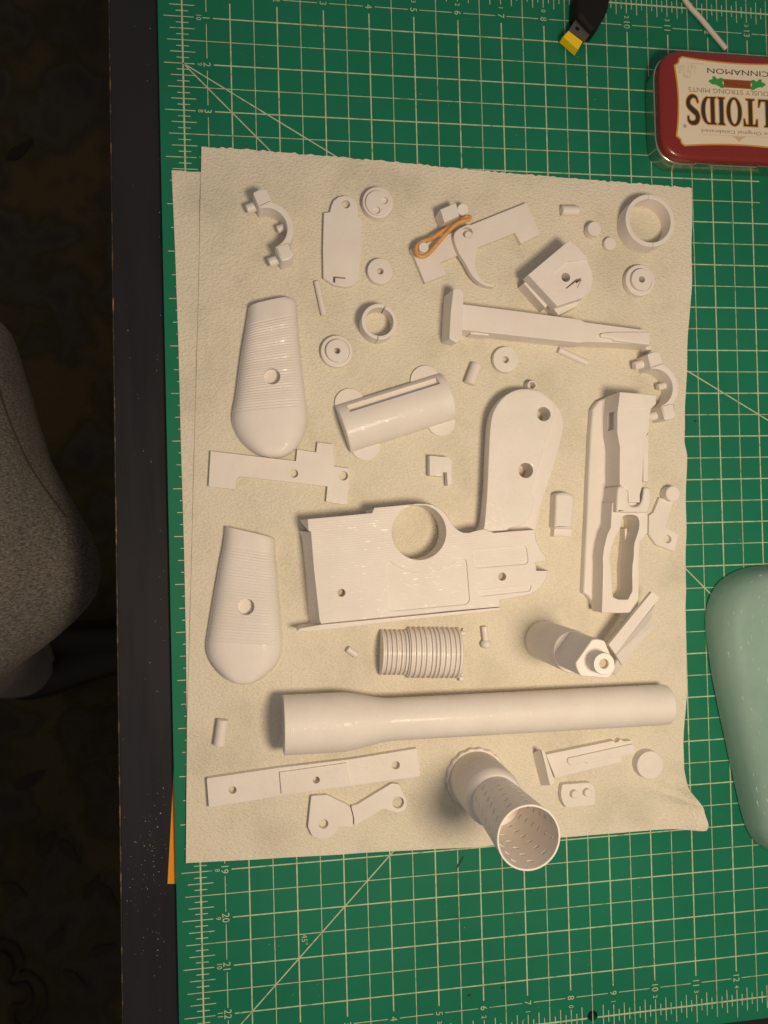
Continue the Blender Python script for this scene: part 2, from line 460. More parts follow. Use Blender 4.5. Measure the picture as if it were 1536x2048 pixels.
ticks(NU, lambda t, a, b: (vl(t, a, b, 0.018), vl(t, NV - b, NV - a, 0.018) if not (abs(t - 8.5) < 0.13) else None))
def dl(a, b, w=0.026):
    a = Vector(a); b = Vector(b); d = (b - a).normalized(); n = Vector((-d.y, d.x)) * w / 2
    lines.append(([(*(a - n), .007), (*(b - n), .007), (*(b + n), .007), (*(a + n), .007)], [(0, 1, 2, 3)]))
dl((0, -2), (16, -18)); dl((0, -2), (16, -2 - 16 * 0.577)); dl((0, -23), (9, -14))
part('printed_grid', join(*lines), PRINT, mat_ob, angle=10)
SCUFF = mat('mat_scuff', (0.040, 0.20, 0.125), 0.6)
SMEAR = mat('dark_smear', (0.008, 0.035, 0.022), 0.6)
sc_ = []
for _ in range(46):
    x = random.uniform(-0.3, 16); y = -random.choice((random.uniform(0.3, 3.6), random.uniform(18.8, 22.8), random.uniform(0, 23)))
    L = random.uniform(0.1, 0.9); an = random.gauss(0.4, 0.8); wd = random.uniform(0.003, 0.007); q = []
    for k in range(7):
        f = k / 6 - 0.5; bx = x + L * f * math.cos(an); by = y + L * f * math.sin(an) + 0.05 * L * math.sin(3 * f); q.append((bx, by, wd * (1 - abs(2 * f)) + 0.0006))
    V = [(a, b + w, .0085) for a, b, w in q] + [(a, b - w, .0085) for a, b, w in q]
    sc_.append((V, [(7 + k, 8 + k, k + 1, k) for k in range(6)]))
for q in sc_: part('scuff_mark', q, SCUFF, mat_ob)
for qx, qy, l_, an in ((920, 1724, .16, 1.0), (938, 1990, .05, 0.3), (1005, 1975, .04, 0), (1390, 842, .035, 0)):
    o = inv(qx, qy, 0); part('dark_smear', prism([(o[0] + l_ * math.cos(t) * math.cos(an) - .025 * math.sin(t) * math.sin(an), o[1] + l_ * math.cos(t) * math.sin(an) + .025 * math.sin(t) * math.cos(an)) for t in [k * .4488 for k in range(14)]], 0.0, 0.009, bev=0.001, bottom=False), SMEAR, mat_ob)
labs = []
for k in range(1, NV): labs += [(str(k), (0.5, -k), 0.15), (str(abs(k - 11)), (0.345, -k), 0.105), (str(k), (NU - 0.5, -k), 0.15)]
for k in range(1, NU): labs += [(str(k), (k, -0.5), 0.15), (str(abs(k - 8)), (k, -0.315), 0.105), (str(k), (k, -NV + 0.5), 0.15), (str(abs(k - 8)), (k, -NV + 0.305), 0.105)]
labs += [('45\u00b0', (2.13, -20.62), 0.13)]
TS = text_shapes([l[0] for l in labs])
for s, c, h in labs: part('printed_number', place_text(TS[s], c, h, -math.pi / 2, 0.004, 0.95), PRINT, mat_ob)

# ---- paper towel, two layers
m = mat('paper_towel', (0.72, 0.70, 0.57), 0.95, spec=0.12)
v = coords(m)
c1 = ramp(m, noise(m, v, 26, 4, 0.55), [(0.34, (0.635, 0.605, 0.495)), (0.50, (0.73, 0.688, 0.57)), (0.75, (0.76, 0.715, 0.60))])
c2 = ramp(m, noise(m, coords(m, (1, 1.6, 1), (0, 0, 0.5)), 900, 3, 0.6), [(0.3, (0.88,) * 3), (0.7, (1.06,) * 3)])
mx = N(m, 'ShaderNodeMix', data_type='RGBA', blend_type='MULTIPLY'); mx.inputs[0].default_value = 1
link(m, c1, mx.inputs[6]); link(m, c2, mx.inputs[7]); link(m, mx.outputs[2], bsdf(m).inputs['Base Color'])
vo = N(m, 'ShaderNodeTexVoronoi'); vo.feature = 'SMOOTH_F1'; vo.inputs['Scale'].default_value = 640
link(m, coords(m, (1, 1.5, 1), (0, 0, 0.55)), vo.inputs['Vector'])
n1 = bump(m, vo.outputs['Distance'], 0.0009, 0.6)
bump(m, noise(m, v, 1300, 4, 0.65), 0.0004, 0.55, n1)
TOWEL = m
from mathutils import noise as mnoise
def along(pl, t):
    d = [0.0]
    for a, b in zip(pl, pl[1:]): d.append(d[-1] + math.hypot(b[0] - a[0], b[1] - a[1]))
    s = t * d[-1]
    for i in range(len(pl) - 1):
        if s <= d[i + 1] or i == len(pl) - 2:
            f = (s - d[i]) / max(1e-9, d[i + 1] - d[i]); return Vector((pl[i][0] + (pl[i + 1][0] - pl[i][0]) * f, pl[i][1] + (pl[i + 1][1] - pl[i][1]) * f))
def sheet(top, bot, left, right, nx, ny, zf, th, jag=0.0):
    top, bot, left, right = (W(p, 0.04) for p in (top, bot, left, right)); rows = []
    for j in range(ny + 1):
        t = j / ny; row = []
        for i in range(nx + 1):
            s = i / nx
            p = along(top, s) * (1 - t) + along(bot, s) * t + along(left, t) * (1 - s) + along(right, t) * s
            p -= Vector(top[0]) * (1 - s) * (1 - t) + Vector(top[-1]) * s * (1 - t) + Vector(bot[0]) * (1 - s) * t + Vector(bot[-1]) * s * t
            if jag and j == 0: p.y += random.uniform(-1, 1) * jag + (0.5 * jag if i % 2 else -0.5 * jag)
            if jag and i == nx: p.x += jag * 1.3 * math.sin(j * 0.33) * (0.5 + mnoise.noise((j * .07, 3, 1)))
            row.append((p.x, p.y, zf(p.x, p.y, s, t)))
        rows.append(row)
    V = [p for r in rows for p in r]; n = len(V); V += [(x, y, z - th) for x, y, z in V]; Fc = []; w = nx + 1
    for j in range(ny):
        for i in range(nx):
            a = j * w + i; Fc.append((a, a + w, a + w + 1, a + 1)); Fc.append((n + a, n + a + 1, n + a + w + 1, n + a + w))
    ring = [i for i in range(w)] + [j * w + nx for j in range(1, ny + 1)] + [ny * w + i for i in range(nx - 1, -1, -1)] + [j * w for j in range(ny - 1, 0, -1)]
    for a, b in zip(ring, ring[1:] + ring[:1]): Fc.append((a, b, n + b, n + a))
    return V, Fc
corner = inv(1396, 1640, 0.1); rid0 = inv(1255, 1560, 0.05); rid1 = inv(1392, 1600, 0.05)
def upper_z(x, y, s, t):
    e = min(s, 1 - s, t, 1 - t)
    amp = 0.006 + 0.035 * max(0, 1 - e / 0.045)
    z = 0.046 + amp * mnoise.noise((x * 0.9, y * 0.9, 0)) + 0.003 * mnoise.noise((x * 2.3, y * 2.3, 4))
    z += 0.38 * math.exp(-((x - corner[0]) ** 2 + (y - corner[1]) ** 2) / 0.16)
    a = Vector(rid0); b = Vector(rid1); q = Vector((x, y)); f = max(0, min(1, (q - a).dot(b - a) / (b - a).length_squared))
    d = (q - a - (b - a) * f).length
    z += 0.24 * f * math.exp(-(d / 0.15) ** 2)
    z += 0.02 * max(0, (t - 0.955) / 0.045) * (1 + math.sin(x * 1.4)) 
    return max(z, 0.0445)
towel = empty('paper_towel', (6, -11.3, 0.01), 'folded white paper towel spread on the cutting mat beneath the white pieces', 'paper towel')
right_edge = [(1383, 376), (1384, 450), (1383, 560), (1379, 640), (1374, 700), (1373, 745), (1371, 800), (1370, 850), (1368, 885), (1373, 910), (1372, 1000), (1371, 1100), (1372, 1180), (1369, 1215), (1372, 1280), (1373, 1380), (1369, 1440), (1367, 1490), (1368, 1540), (1376, 1580), (1394, 1612), (1401, 1640), (1398, 1650)]
part('upper_layer', sheet([(403, 293), (520, 301), (660, 313), (800, 325), (980, 343), (1180, 360), (1260, 366), (1383, 376)],
     [(372, 1725), (500, 1718), (700, 1707), (960, 1692), (1120, 1675), (1280, 1661), (1398, 1650)],
     [(403, 293), (397, 600), (390, 850), (386, 1000), (380, 1250), (374, 1450), (372, 1725)], right_edge, 130, 150, upper_z, 0.012, 0.014), TOWEL, towel, angle=60)
part('lower_layer', sheet([(343, 340), (420, 345), (700, 372), (1000, 395), (1340, 425)], [(374, 1722), (700, 1704), (960, 1690), (1350, 1650)],
     [(343, 340), (350, 500), (357, 700), (362, 900), (368, 1100), (372, 1300), (374, 1500), (374, 1722)], [(1340, 425), (1335, 900), (1340, 1400), (1350, 1650)], 60, 90,
     lambda x, y, s, t: 0.024 + 0.003 * mnoise.noise((x * 1.1, y * 1.1, 9)), 0.010, 0.006), TOWEL, towel, angle=60)
Z0 = 0.056                      # resting height of everything on the towel
# ================================================================== white printed pieces on the towel
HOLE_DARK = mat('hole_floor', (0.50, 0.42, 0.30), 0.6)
GP = 'white printed pieces laid out on the paper towel'
def P3(p, z): a = inv(p[0], p[1], z); return (a[0], a[1], z)

# ---- half rings with pegs (upright walls seen from above)
def half_ring(c, chord, label, h=0.58):
    """c: picture point of the ring centre, chord: direction through the two ears"""
    C = Vector(inv(c[0], c[1], h)); d = Vector((chord[0], -chord[1])).normalized(); n = Vector((-d.y, d.x))
    if n.x < 0: n = -n
    ri, ro = 0.42, 0.555
    g = lambda a, b: tuple(C + d * a + n * b)
    root = empty('ring_clamp_half', (C.x, C.y, Z0), label, 'clamp half', GP)
    arc_o = [g(ro * math.sin(t), ro * math.cos(t)) for t in [math.radians(-88 + 176 * k / 28) for k in range(29)]]
    arc_i = [g(ri * math.sin(t), ri * math.cos(t)) for t in [math.radians(88 - 176 * k / 28) for k in range(29)]]
    part('arc_wall', prism(arc_o + arc_i, Z0, h, bev=0.02), WHITE, root)
    for s in (-1, 1):
        ear = rounded([g(s * 0.43, 0.0), g(s * 0.76, 0.0), g(s * 0.78, 0.18), g(s * 0.74, 0.30), g(s * 0.45, 0.32)], [0.02, 0.05, 0.07, 0.06, 0.02])
        part('ear', prism(ear, Z0, h + 0.04, bev=0.03), WHITE, root)
        a = g(s * 0.60, 0.03); b = g(s * 0.60, -0.20)
        part('peg', rod((*a, 0.27), (*b, 0.27), 0.098, 20), WHITE, root)
    a = g(0, 0.44); b = g(0, 0.24)
    part('inner_peg', rod((*a, 0.24), (*b, 0.24), 0.08, 20), WHITE, root)
half_ring(P1('H', 800, 815), (0.365, 0.931), 'white half ring clamp with pegs beside the flat plate marked L')
half_ring(P1('E', 985, 585), (0.24, 0.97), 'white half ring clamp with pegs leaning at the end of the upper housing')

# ---- flat plate marked L
zt = Z0 + 0.12
ol = [(648, 426), (660, 424)] + px('A', (1140, 270), (1165, 212), (1215, 173), (1275, 160), (1335, 173), (1388, 215), (1412, 262)) + [(717, 432), (724, 441), (722, 480), (719, 550), (716, 562), (706, 571), (690, 574), (668, 570), (647, 556), (646, 500)]
holeL = circ(inv(*P1('A', 1290, 247), zt), rad(*P1('A', 1290, 247), 8.2, zt), 24)
gro = pw('A', zt, (1158, 984), (1282, 996), (1282, 1010), (1180, 1002), (1178, 1052), (1160, 1046))
root = empty('side_plate', (*inv(685, 500), Z0), 'flat white plate with rounded top tab, a hole and a letter L', 'plate', GP)
pl = part('plate', join(prism(W(ol, zt), Z0, zt - 0.05, [holeL], bev=0.001), prism(W(ol, zt), zt - 0.05, zt, [holeL, gro], bev=0.008, bottom=False)), WHITE, root)
GROOVE_SHADE = mat('groove_shade', (0.10, 0.09, 0.09), 0.7)  # dark grey stands for the shade inside the engraved letter
part('letter_mark', prism(inset(ccw(gro), 0.004), zt - 0.0495, zt - 0.045, bev=0.001, bottom=False), GROOVE_SHADE, pl)

# ---- round discs, washers and knobs
def disc(name, c, r, h, label, cat, hole=0.0, boss=None, group=GP, recess=False, rim=0.02):
    z = Z0 + h; o = inv(c[0], c[1], z); R = rad(c[0], c[1], r, z); hr = rad(c[0], c[1], hole, z) if hole else 0
    root = empty(name, (o[0], o[1], Z0), label, cat, group); O = (o[0], o[1], Z0)
    if boss:
        rb = rad(c[0], c[1], boss[0], z); hb = boss[1]
        part('disc', lathe([(hr, 0), (R - 0.01, 0), (R, 0.012), (R, h - rim), (R - rim * 0.35, h - rim * 0.3), (R - rim, h), (rb + 0.035, h), (rb + 0.03, h - 0.03), (hr, h - 0.03)], O, (0, 0, 1), 48), WHITE, root)
        part('boss', lathe([(hr, h - 0.031), (rb, h - 0.031), (rb, h + hb - 0.02), (rb - 0.006, h + hb - 0.006), (rb - 0.02, h + hb), (hr + 0.01, h + hb), (hr, h + hb - 0.01), (hr, 0)], O, (0, 0, 1), 40), WHITE, root)
    else:
        prof = [(hr, 0), (R - 0.01, 0), (R, 0.012), (R, h - rim), (R - rim * 0.3, h - rim * 0.3), (R - rim, h)]
        prof += [(hr + 0.012, h), (hr, h - 0.012), (hr, 0)] if hr else [(0, h)]
        part('disc', lathe(prof, O, (0, 0, 1), 48), WHITE, root)
    return root, O
disc('washer', (760.7, 542.0), 25.5, 0.15, 'small white washer beside the lower end of the plate marked L', 'washer', 6.2)
disc('washer', (1011.5, 719), 25, 0.15, 'small white washer below the long bar beside a short white pin', 'washer', 6.2)
disc('stepped_knob', (1281, 560.5), 29.5, 0.17, 'white stepped knob with a centre hole below the large split ring', 'knob', 6, (20.5, 0.08))
disc('stepped_knob', (673.8, 702.5), 32, 0.14, 'white stepped knob with a centre hole beside the small split ring', 'knob', 6, (22.5, 0.07))
root, O = disc('button_disc', (756.3, 404.5), 31, 0.20, 'white round button with two off-centre holes beside the plate marked L', 'button', 0)
zb = Z0 + 0.27; cb = P1('B', 205, 165)
ins = circ(inv(*cb, zb), rad(*cb, 24.5, zb), 36)
hs = [circ(inv(*P1('B', *q), zb), rad(*P1('B', *q), 7.2, zb), 18) for q in ((250, 147), (195, 218))]
part('raised_face', prism(ins, zb - 0.08, zb, hs, bev=0.015, bottom=False), WHITE, root)


# ---- split rings
def split_ring(c, ro, ri, h, cuts, label):
    z = Z0 + h; o = inv(c[0], c[1], z); Ro = rad(c[0], c[1], ro, z); Ri = rad(c[0], c[1], ri, z)
    root = empty('split_ring', (o[0], o[1], Z0), label, 'ring', GP)
    for a0, a1 in cuts:
        n = 30; t = [math.radians(a0 + (a1 - a0) * k / n) for k in range(n + 1)]
        q = [(o[0] + Ro * math.cos(x), o[1] + Ro * math.sin(x)) for x in t] + [(o[0] + Ri * math.cos(x), o[1] + Ri * math.sin(x)) for x in reversed(t)]
        part('ring_half', prism(q, Z0, z - (0.0 if a0 > 0 else 0.012), bev=0.014), WHITE, root)
split_ring((1301, 441), 49.5, 41, 0.44, ((94, 274.5), (-84.5, 93)), 'large white split ring at the top corner of the paper towel')
split_ring((758.9, 643), 35.5, 28, 0.44, ((72, 262), (-96, 66)), 'small white split ring between the grip and the long bar')

# ---- pins and rods
def pin(a, b, r, label, cat='pin', name='pin', n=22, bev=0.014):
    R = rad(a[0], a[1], r, Z0); A = P3(a, Z0 + R); Bq = P3(b, Z0 + R)
    return thing(name, rod(A, Bq, R, n, bev), WHITE, label, cat, GP)
def post(c, r, h, label):
    z = Z0 + h; o = inv(c[0], c[1], z)
    thing('pin', rod((o[0], o[1], Z0), (o[0], o[1], z), rad(c[0], c[1], r, z), 28, 0.014), WHITE, label, 'pin', GP)
pin((1123, 421), (1157, 422), 9.5, 'short white pin lying near the top edge, left of the large split ring')
post(P1('C', 700, 425), 13.6, 0.24, 'taller of two white pins standing on end beside the large split ring')
post(P1('C', 838, 555), 12, 0.12, 'shorter of two white pins standing on end beside the large split ring')
pin((954, 729), (939, 768), 11, 'stubby white pin lying between the tube cover and a washer')
pin((695, 1297.5), (714, 1311), 6.8, 'tiny white pin lying beside the ribbed half cylinder')
pin((446, 1439), (438.5, 1491), 11.5, 'short white pin lying below the lower ribbed grip panel')
pin((633, 563), (648, 631), 5.6, 'thin white rod lying between the plate marked L and the ribbed grip', 'rod', 'rod', 16, 0.008)
pin((1117.5, 700), (1175, 726), 6, 'thin white rod lying under the far end of the long bar', 'rod', 'rod', 16, 0.008)
root = empty('headed_pin', (*inv(970, 1280, 0.1), Z0), 'tiny white pin with a round head beside the ribbed half cylinder', 'pin', GP)
part('shaft', rod(P3((968.5, 1253), 0.15), P3((972, 1284), 0.15), 0.068, 18, 0.008), WHITE_WET, root)
hc = P3((972.3, 1288), 0.16)
part('head', lathe([(0, -0.09), (0.06, -0.085), (0.105, -0.05), (0.12, 0.0), (0.10, 0.06), (0.05, 0.095), (0, 0.10)], hc, Vector(P3((972.5, 1300), .16)) - Vector(P3((971, 1280), .16)), 24), WHITE_WET, root, angle=60)

# ---- trigger unit with rubber band
tz = Z0 + 0.13
root = empty('trigger_unit', (*inv(960, 490), Z0), 'white trigger unit on a stepped plate with a curved trigger blade', 'trigger unit', GP)
part('plate', prism(pw('B', tz, (445, 505), (650, 425), (900, 322), (1292, 165), (1392, 396), (1252, 466), (1206, 386), (940, 490), (662, 600), (705, 690), (548, 752)), Z0, tz, bev=0.008), WHITE, root)
bz = 0.52
part('block', prism(pw('B', bz, (660, 215), (776, 165), (800, 262), (690, 312)), Z0 + 0.02, bz, bev=0.018,
                    base=W(px('B', (622, 275), (758, 222), (790, 300), (655, 350)), 0.1)), WHITE, root)
part('side_boss', rod(P3(P1('B', 818, 222), tz), P3(P1('B', 826, 215), 0.34), 0.125, 24), WHITE, root)
part('band_post', rod((*inv(*P1('B', 540, 490), 0.46), tz - 0.01), (*inv(*P1('B', 540, 490), 0.46), 0.46), 0.108, 24), WHITE, root)
trig = smooth(px('B', (765, 372), (872, 318), (898, 335), (930, 440), (935, 510), (915, 590), (925, 670), (965, 735), (1060, 770), (1058, 784), (1000, 776), (945, 752), (885, 692), (840, 600), (790, 530), (757, 430)), 2)
t2 = tz + 0.17
hp = P1('B', 858, 382)
part('trigger_blade', prism(W(trig, t2), tz, t2, [circ(inv(*hp, t2), rad(*hp, 10.5, t2), 20)], bev=0.014), WHITE, root)
hp = P1('B', 872, 400)
part('pivot_pin', rod((*inv(*hp, t2), tz), (*inv(*hp, t2), t2 - 0.02), rad(*hp, 8, t2), 20), WHITE, root)
m = mat('tan_rubber', (0.62, 0.27, 0.06), 0.45)
link(m, ramp(m, noise(m, coords(m), 600, 3), [(0.3, (0.58, 0.29, 0.085)), (0.7, (0.72, 0.40, 0.14))]), bsdf(m).inputs['Base Color'])
RUB = m
band = [(866, 268, .40), (800, 300, .38), (740, 340, .37), (680, 372, .36), (630, 405, .36), (590, 430, .37), (535, 448, .38), (494, 478, .38), (484, 515, .38), (500, 552, .38), (535, 560, .38), (572, 540, .38),
        (610, 500, .39), (660, 440, .41), (710, 385, .43), (760, 335, .44), (810, 305, .44), (872, 288, .43)]
thing('rubber_band', tube(catmull([P3(P1('B', a, b), z) for a, b, z in band], 5, True), 0.047, 8, True), RUB, 'tan rubber band stretched from a peg across the trigger unit', 'rubber band', angle=60)

# ---- hammer block with recess
hz_ = 0.80
root = empty('receiver_block', (*inv(1120, 550), Z0), 'chunky white square block with a recess, a hole and a side ledge', 'block', GP)
body = pw('C', hz_, (115, 832), (480, 525), (560, 595), (645, 690), (682, 790), (695, 870), (682, 942), (606, 1030), (372, 1106))
bl = list(body)
hole_b = circ(inv(*P1('C', 457, 845), hz_), rad(*P1('C', 457, 845), 8.6, hz_), 22)
slot = pw('C', hz_, (448, 952), (470, 930), (545, 862), (588, 850), (592, 868), (540, 905), (462, 955))
# lower part with two slanted faces towards the lower corner
foot = [(x, y) for x, y in W(px('C', (115, 850), (470, 570), (560, 640), (645, 735), (675, 800), (690, 870), (640, 960), (540, 1112), (382, 1185)), 0.45)]
part('body', prism(body, 0.45, hz_ - 0.07, [hole_b, slot], bev=0.01, base=None, bottom=True), WHITE_WET, root)
part('base', prism(foot, Z0, 0.452, [hole_b], bev=0.02), WHITE_WET, root)
upper = pw('C', hz_, (115, 832), (480, 525), (560, 595), (645, 690), (462, 716), (338, 812), (452, 952), (535, 890), (550, 948), (606, 1030), (372, 1106))
part('raised_top', prism(upper, hz_ - 0.072, hz_, bev=0.014, bottom=False), WHITE_WET, root)
part('corner_block', prism(pw('C', hz_, (590, 868), (682, 942), (606, 1030), (552, 946)), hz_ - 0.072, hz_ - 0.03, bev=0.01, bottom=False), WHITE_WET, root)
part('side_ledge', prism(pw('C', 0.45, (75, 905), (125, 868), (300, 1090), (268, 1125)), Z0, 0.45, bev=0.03), WHITE_WET, root)

# ---- long bar with wide head
bz = 0.56
root = empty('magazine_bar', (*inv(1090, 650), Z0), 'long white bar with a wide flat head and a bullet shaped relief', 'bar', GP)
bar = pw('D', bz, (200, 152), (600, 203), (960, 252), (992, 268), (1200, 296), (1412, 324), (1408, 418), (1370, 416), (1180, 402), (1000, 396), (960, 402), (600, 362), (200, 318))
part('bar', prism(bar, Z0, bz, bev=0.02), WHITE, root)
rel = pw('D', bz + 0.08, (1090, 350), (1100, 338), (1180, 330), (1412, 330), (1408, 416), (1368, 412), (1185, 390), (1160, 374), (1096, 366))
part('bullet_relief', prism(rel, bz - 0.01, bz + 0.08, bev=0.04, bottom=False), WHITE, root)
part('end_hook', prism(pw('D', 0.30, (1372, 430), (1395, 416), (1418, 424), (1416, 452), (1385, 450)), Z0, 0.34, bev=0.02), WHITE, root)
part('side_tab', prism(pw('D', 0.44, (258, 318), (380, 332), (376, 356), (262, 346)), Z0 + 0.05, 0.44, bev=0.012), WHITE, root)
zh = 0.66
head = rounded(pw('D', zh, (150, 52), (190, 50), (216, 76), (208, 372), (172, 404), (122, 376), (132, 200)), 0.05)
hbase = rounded(W(px('D', (98, 90), (185, 90), (216, 110), (208, 380), (150, 412), (80, 400), (88, 230)), 0.2), 0.05)
part('head', prism(head, Z0, zh, bev=0.02, base=hbase), WHITE, root)

# ---- ribbed grip panels
def grip(leftp, rightp, crop, g0, g1, ngro, hole, hole_r, H, label):
    rows = 190; SS = 30; secs = []
    Lw = catmull(pw(crop, 0.12, *leftp), 6); Rw = catmull(pw(crop, 0.12, *rightp), 6)
    y0 = P1(crop, 0, g0)[1]; y1 = P1(crop, 0, g1)[1]
    top_y = inv(500, y0, 0.12)[1]; bot_y = inv(500, y1, 0.12)[1]
    for j in range(rows + 1):
        t = j / rows
        a = along(Lw, t); b = along(Rw, t); wdt = (b - a).length
        tip = max(0.0, (t - 0.80) / 0.20); hh = H * max(0.05, 1 - tip ** 4.0) ** 0.5 * (0.9 + 0.1 * min(1, t / 0.15) + 0.10 * math.sin(math.pi * min(1, t * 1.05)))
        mid = (a + b) / 2; sec = []
        f = (mid.y - top_y) / (bot_y - top_y)
        gd = 0.0
        if 0 < f < 1: gd = 0.016 * (0.5 - 0.5 * math.cos(2 * math.pi * f * ngro))
        for k in range(SS + 1):
            s = -1 + 2 * k / SS; s2 = math.copysign(abs(s) ** 0.8, s)
            z = Z0 + max(0.0, (hh - gd)) * (max(0.0, 1 - abs(s2) ** 4.2)) ** 0.55
            p = mid + (b - a) * 0.5 * s2 * (1 - gd * 0.45 / max(wdt, .05) * (abs(s2) ** 4))
            sec.append((p.x, p.y, z))
        secs.append(sec)
    V, Fc = loft(secs, False, False)
    n = SS + 1
    # flat back and ends, closed
    Fc.append(tuple(range(n)))
    Fc.append(tuple(reversed([rows * n + i for i in range(n)])))
    Fc.append(tuple([j * n for j in range(rows + 1)] + [j * n + SS for j in range(rows, -1, -1)]))
    hc = P1(crop, *hole); o = inv(hc[0], hc[1], H * 1.05); R = rad(hc[0], hc[1], hole_r, H * 1.05)
    return thing('grip_panel', cut((V, Fc), [lathe([(0, 0.18), (R, 0.18), (R, 2), (0, 2)], (o[0], o[1], Z0), (0, 0, 1), 28)]), WHITE, label, 'grip', 'ribbed grip panels', angle=28, fix=True)
grip([(545, 195), (530, 300), (495, 500), (470, 680), (450, 830), (432, 920), (432, 1000), (462, 1082), (522, 1160), (610, 1220), (712, 1243)],
     [(848, 128), (884, 152), (892, 250), (905, 400), (925, 600), (945, 780), (962, 920), (958, 1010), (934, 1094), (884, 1178), (808, 1230), (728, 1243)], 'R3', 290, 912, 34, (712, 676), 16.6, 0.36,
     'white ribbed grip panel with a screw hole above the stepped lever plate')
grip([(280, 128), (265, 300), (215, 560), (165, 840), (120, 1100), (80, 1330), (62, 1480), (75, 1580), (120, 1680), (200, 1780), (300, 1860), (400, 1905), (480, 1920)],
     [(825, 252), (856, 290), (865, 500), (885, 700), (905, 950), (925, 1200), (940, 1400), (935, 1550), (900, 1660), (830, 1760), (720, 1850), (600, 1905), (500, 1920)], 'L', 385, 1440, 36, (525, 1043), 16.8, 0.36,
     'white ribbed grip panel with a screw hole below the stepped lever plate')

# ---- stepped lever plate
zt = Z0 + 0.11
c1, c2 = (588, 947), (686.7, 951.5)
root = thing('lever_plate', prism(W([(421, 902), (592, 922), (594.5, 899), (632.5, 904.5), (635, 884.5), (667, 888.5), (667.5, 932.5), (700, 937), (694.5, 1010), (652, 1003.5), (655, 973), (560, 962), (479, 953), (473, 958), (471, 979), (417, 973)], zt), Z0, zt,
      [circ(inv(*c1, zt), rad(*c1, 8.2, zt)), circ(inv(*c2, zt), rad(*c2, 9.2, zt))], bev=0.008), WHITE, 'flat white stepped lever plate with two holes between the two grip panels', 'plate', GP)

# ---- tube cover: half cylinder with four round feet and a slot
A0 = Vector((*inv(*P1('R4', 158, 1043), 0.10), 0)); A1 = Vector((*inv(*P1('R4', 892, 812), 0.10), 0))
ax = (A1 - A0).normalized(); sd = Vector((ax.y, -ax.x, 0)); Lc = (A1 - A0).length; Rw_ = 0.53; Hc = 0.46
root = empty('tube_cover', (*((A0 + A1) / 2).xy, Z0), 'white half round tube cover with a long slot and four round feet', 'cover', GP)
secs = []; NS = 30
for e in range(2):
    pts = [A0 + ax * (Lc * e) + sd * (Rw_ * -math.cos(math.pi * k / NS)) + Vector((0, 0, Z0 + Hc * math.sin(math.pi * k / NS) ** 0.9)) for k in range(NS + 1)]
    secs.append(pts)
sec2 = [secs[0], [p + ax * 0.02 for p in secs[0]], [p - ax * 0.02 for p in secs[1]], secs[1]]
mid = (A0 + A1) / 2
def shrink(s, k): return [Vector((0, 0, Z0)) + (p - Vector((0, 0, Z0)) - c0) * k + c0 for p in s for c0 in [A0 if s is sec2[0] else A1]]
body = loft([shrink(sec2[0], 0.97), sec2[1], sec2[2], shrink(sec2[3], 0.97)], True, True)
s0 = -0.36
def at(l, s, z): q = A0 + ax * l + sd * s; return (q.x, q.y, z)
slotc = loft([[at(l, -0.44, 0.26), at(l, -0.275, 0.26), at(l, -0.275, 0.9), at(l, -0.44, 0.9)] for l in (0.22, Lc - 0.17)], True, True)
part('half_tube', cut(body, [slotc]), WHITE, root, angle=30, fix=True)
for q, r in (((208, 862), 30), ((738, 703), 30), ((318, 1158), 29), ((848, 990), 28)):
    c = P1('R4', *q); o = inv(*c, 0.11)
    part('foot', rod((o[0], o[1], Z0), (o[0], o[1], 0.115), rad(*c, r, 0.1), 36, 0.008), WHITE, root)

# ---- small clip
zt = 0.30
root = empty('clip', (*inv(880, 935), Z0), 'tiny white hooked clip beside the tube cover', 'clip', GP)
part('block', prism(pw('R4', zt, (765, 1226), (890, 1236), (915, 1250), (912, 1345), (860, 1342), (855, 1370), (766, 1366)), Z0, zt, bev=0.012), WHITE_WET, root)
part('hook', prism(pw('R4', zt, (862, 1338), (915, 1250), (922, 1262), (922, 1425), (892, 1436), (886, 1345)), Z0, zt - 0.005, bev=0.012), WHITE_WET, root)

# ---- pistol frame
fz = 0.80
root = empty('toy_pistol_frame', (*inv(850, 1100), Z0), 'large white toy pistol frame with round trigger opening and handle', 'frame', GP)
out = [(100, 165), (300, 147), (466, 131), (480, 101), (560, 94), (680, 82), (770, 78), (812, 84), (850, 104), (885, 136), (912, 176), (932, 205), (955, 228), (985, 243), (1020, 243), (1060, 232), (1100, 222), (1160, 243), (1270, 234), (1390, 226), (1400, 288), (1428, 345), (1452, 375), (1456, 404), (1398, 412), (1402, 458), (1470, 460), (1455, 512), (1420, 562), (1370, 594), (1280, 612), (1194, 625), (1194, 664), (900, 690), (560, 722), (300, 748), (178, 762), (168, 745), (135, 450), (118, 238), (104, 232)]
bas = list(out)
for i, p in ((0, (52, 170)), (34, (240, 775)), (35, (120, 785)), (36, (110, 760)), (37, (85, 450)), (38, (62, 240)), (39, (52, 232))): bas[i] = p
th = circ(inv(*P1('R6', 735, 240), fz), rad(*P1('R6', 735, 240), 54.2, fz), 56)
h1 = circ(inv(*P1('R6', 293, 585), fz), rad(*P1('R6', 293, 585), 7.6, fz), 20)
h2 = circ(inv(*P1('R6', 1208, 493), fz), rad(*P1('R6', 1208, 493), 7.6, fz), 20)
pan1 = rounded(pw('R6', fz, (545, 425), (565, 403), (600, 430), (650, 455), (700, 469), (760, 474), (830, 463), (900, 436), (965, 400), (1000, 393), (1006, 420), (1023, 630), (1005, 650), (585, 690), (560, 678)), 0.06)
pan2 = rounded(pw('R6', fz, (1036, 340), (1345, 316), (1358, 420), (1050, 446)), 0.09)
pan3 = rounded(pw('R6', fz, (1058, 572), (1375, 540), (1368, 575), (1085, 606)), 0.07)
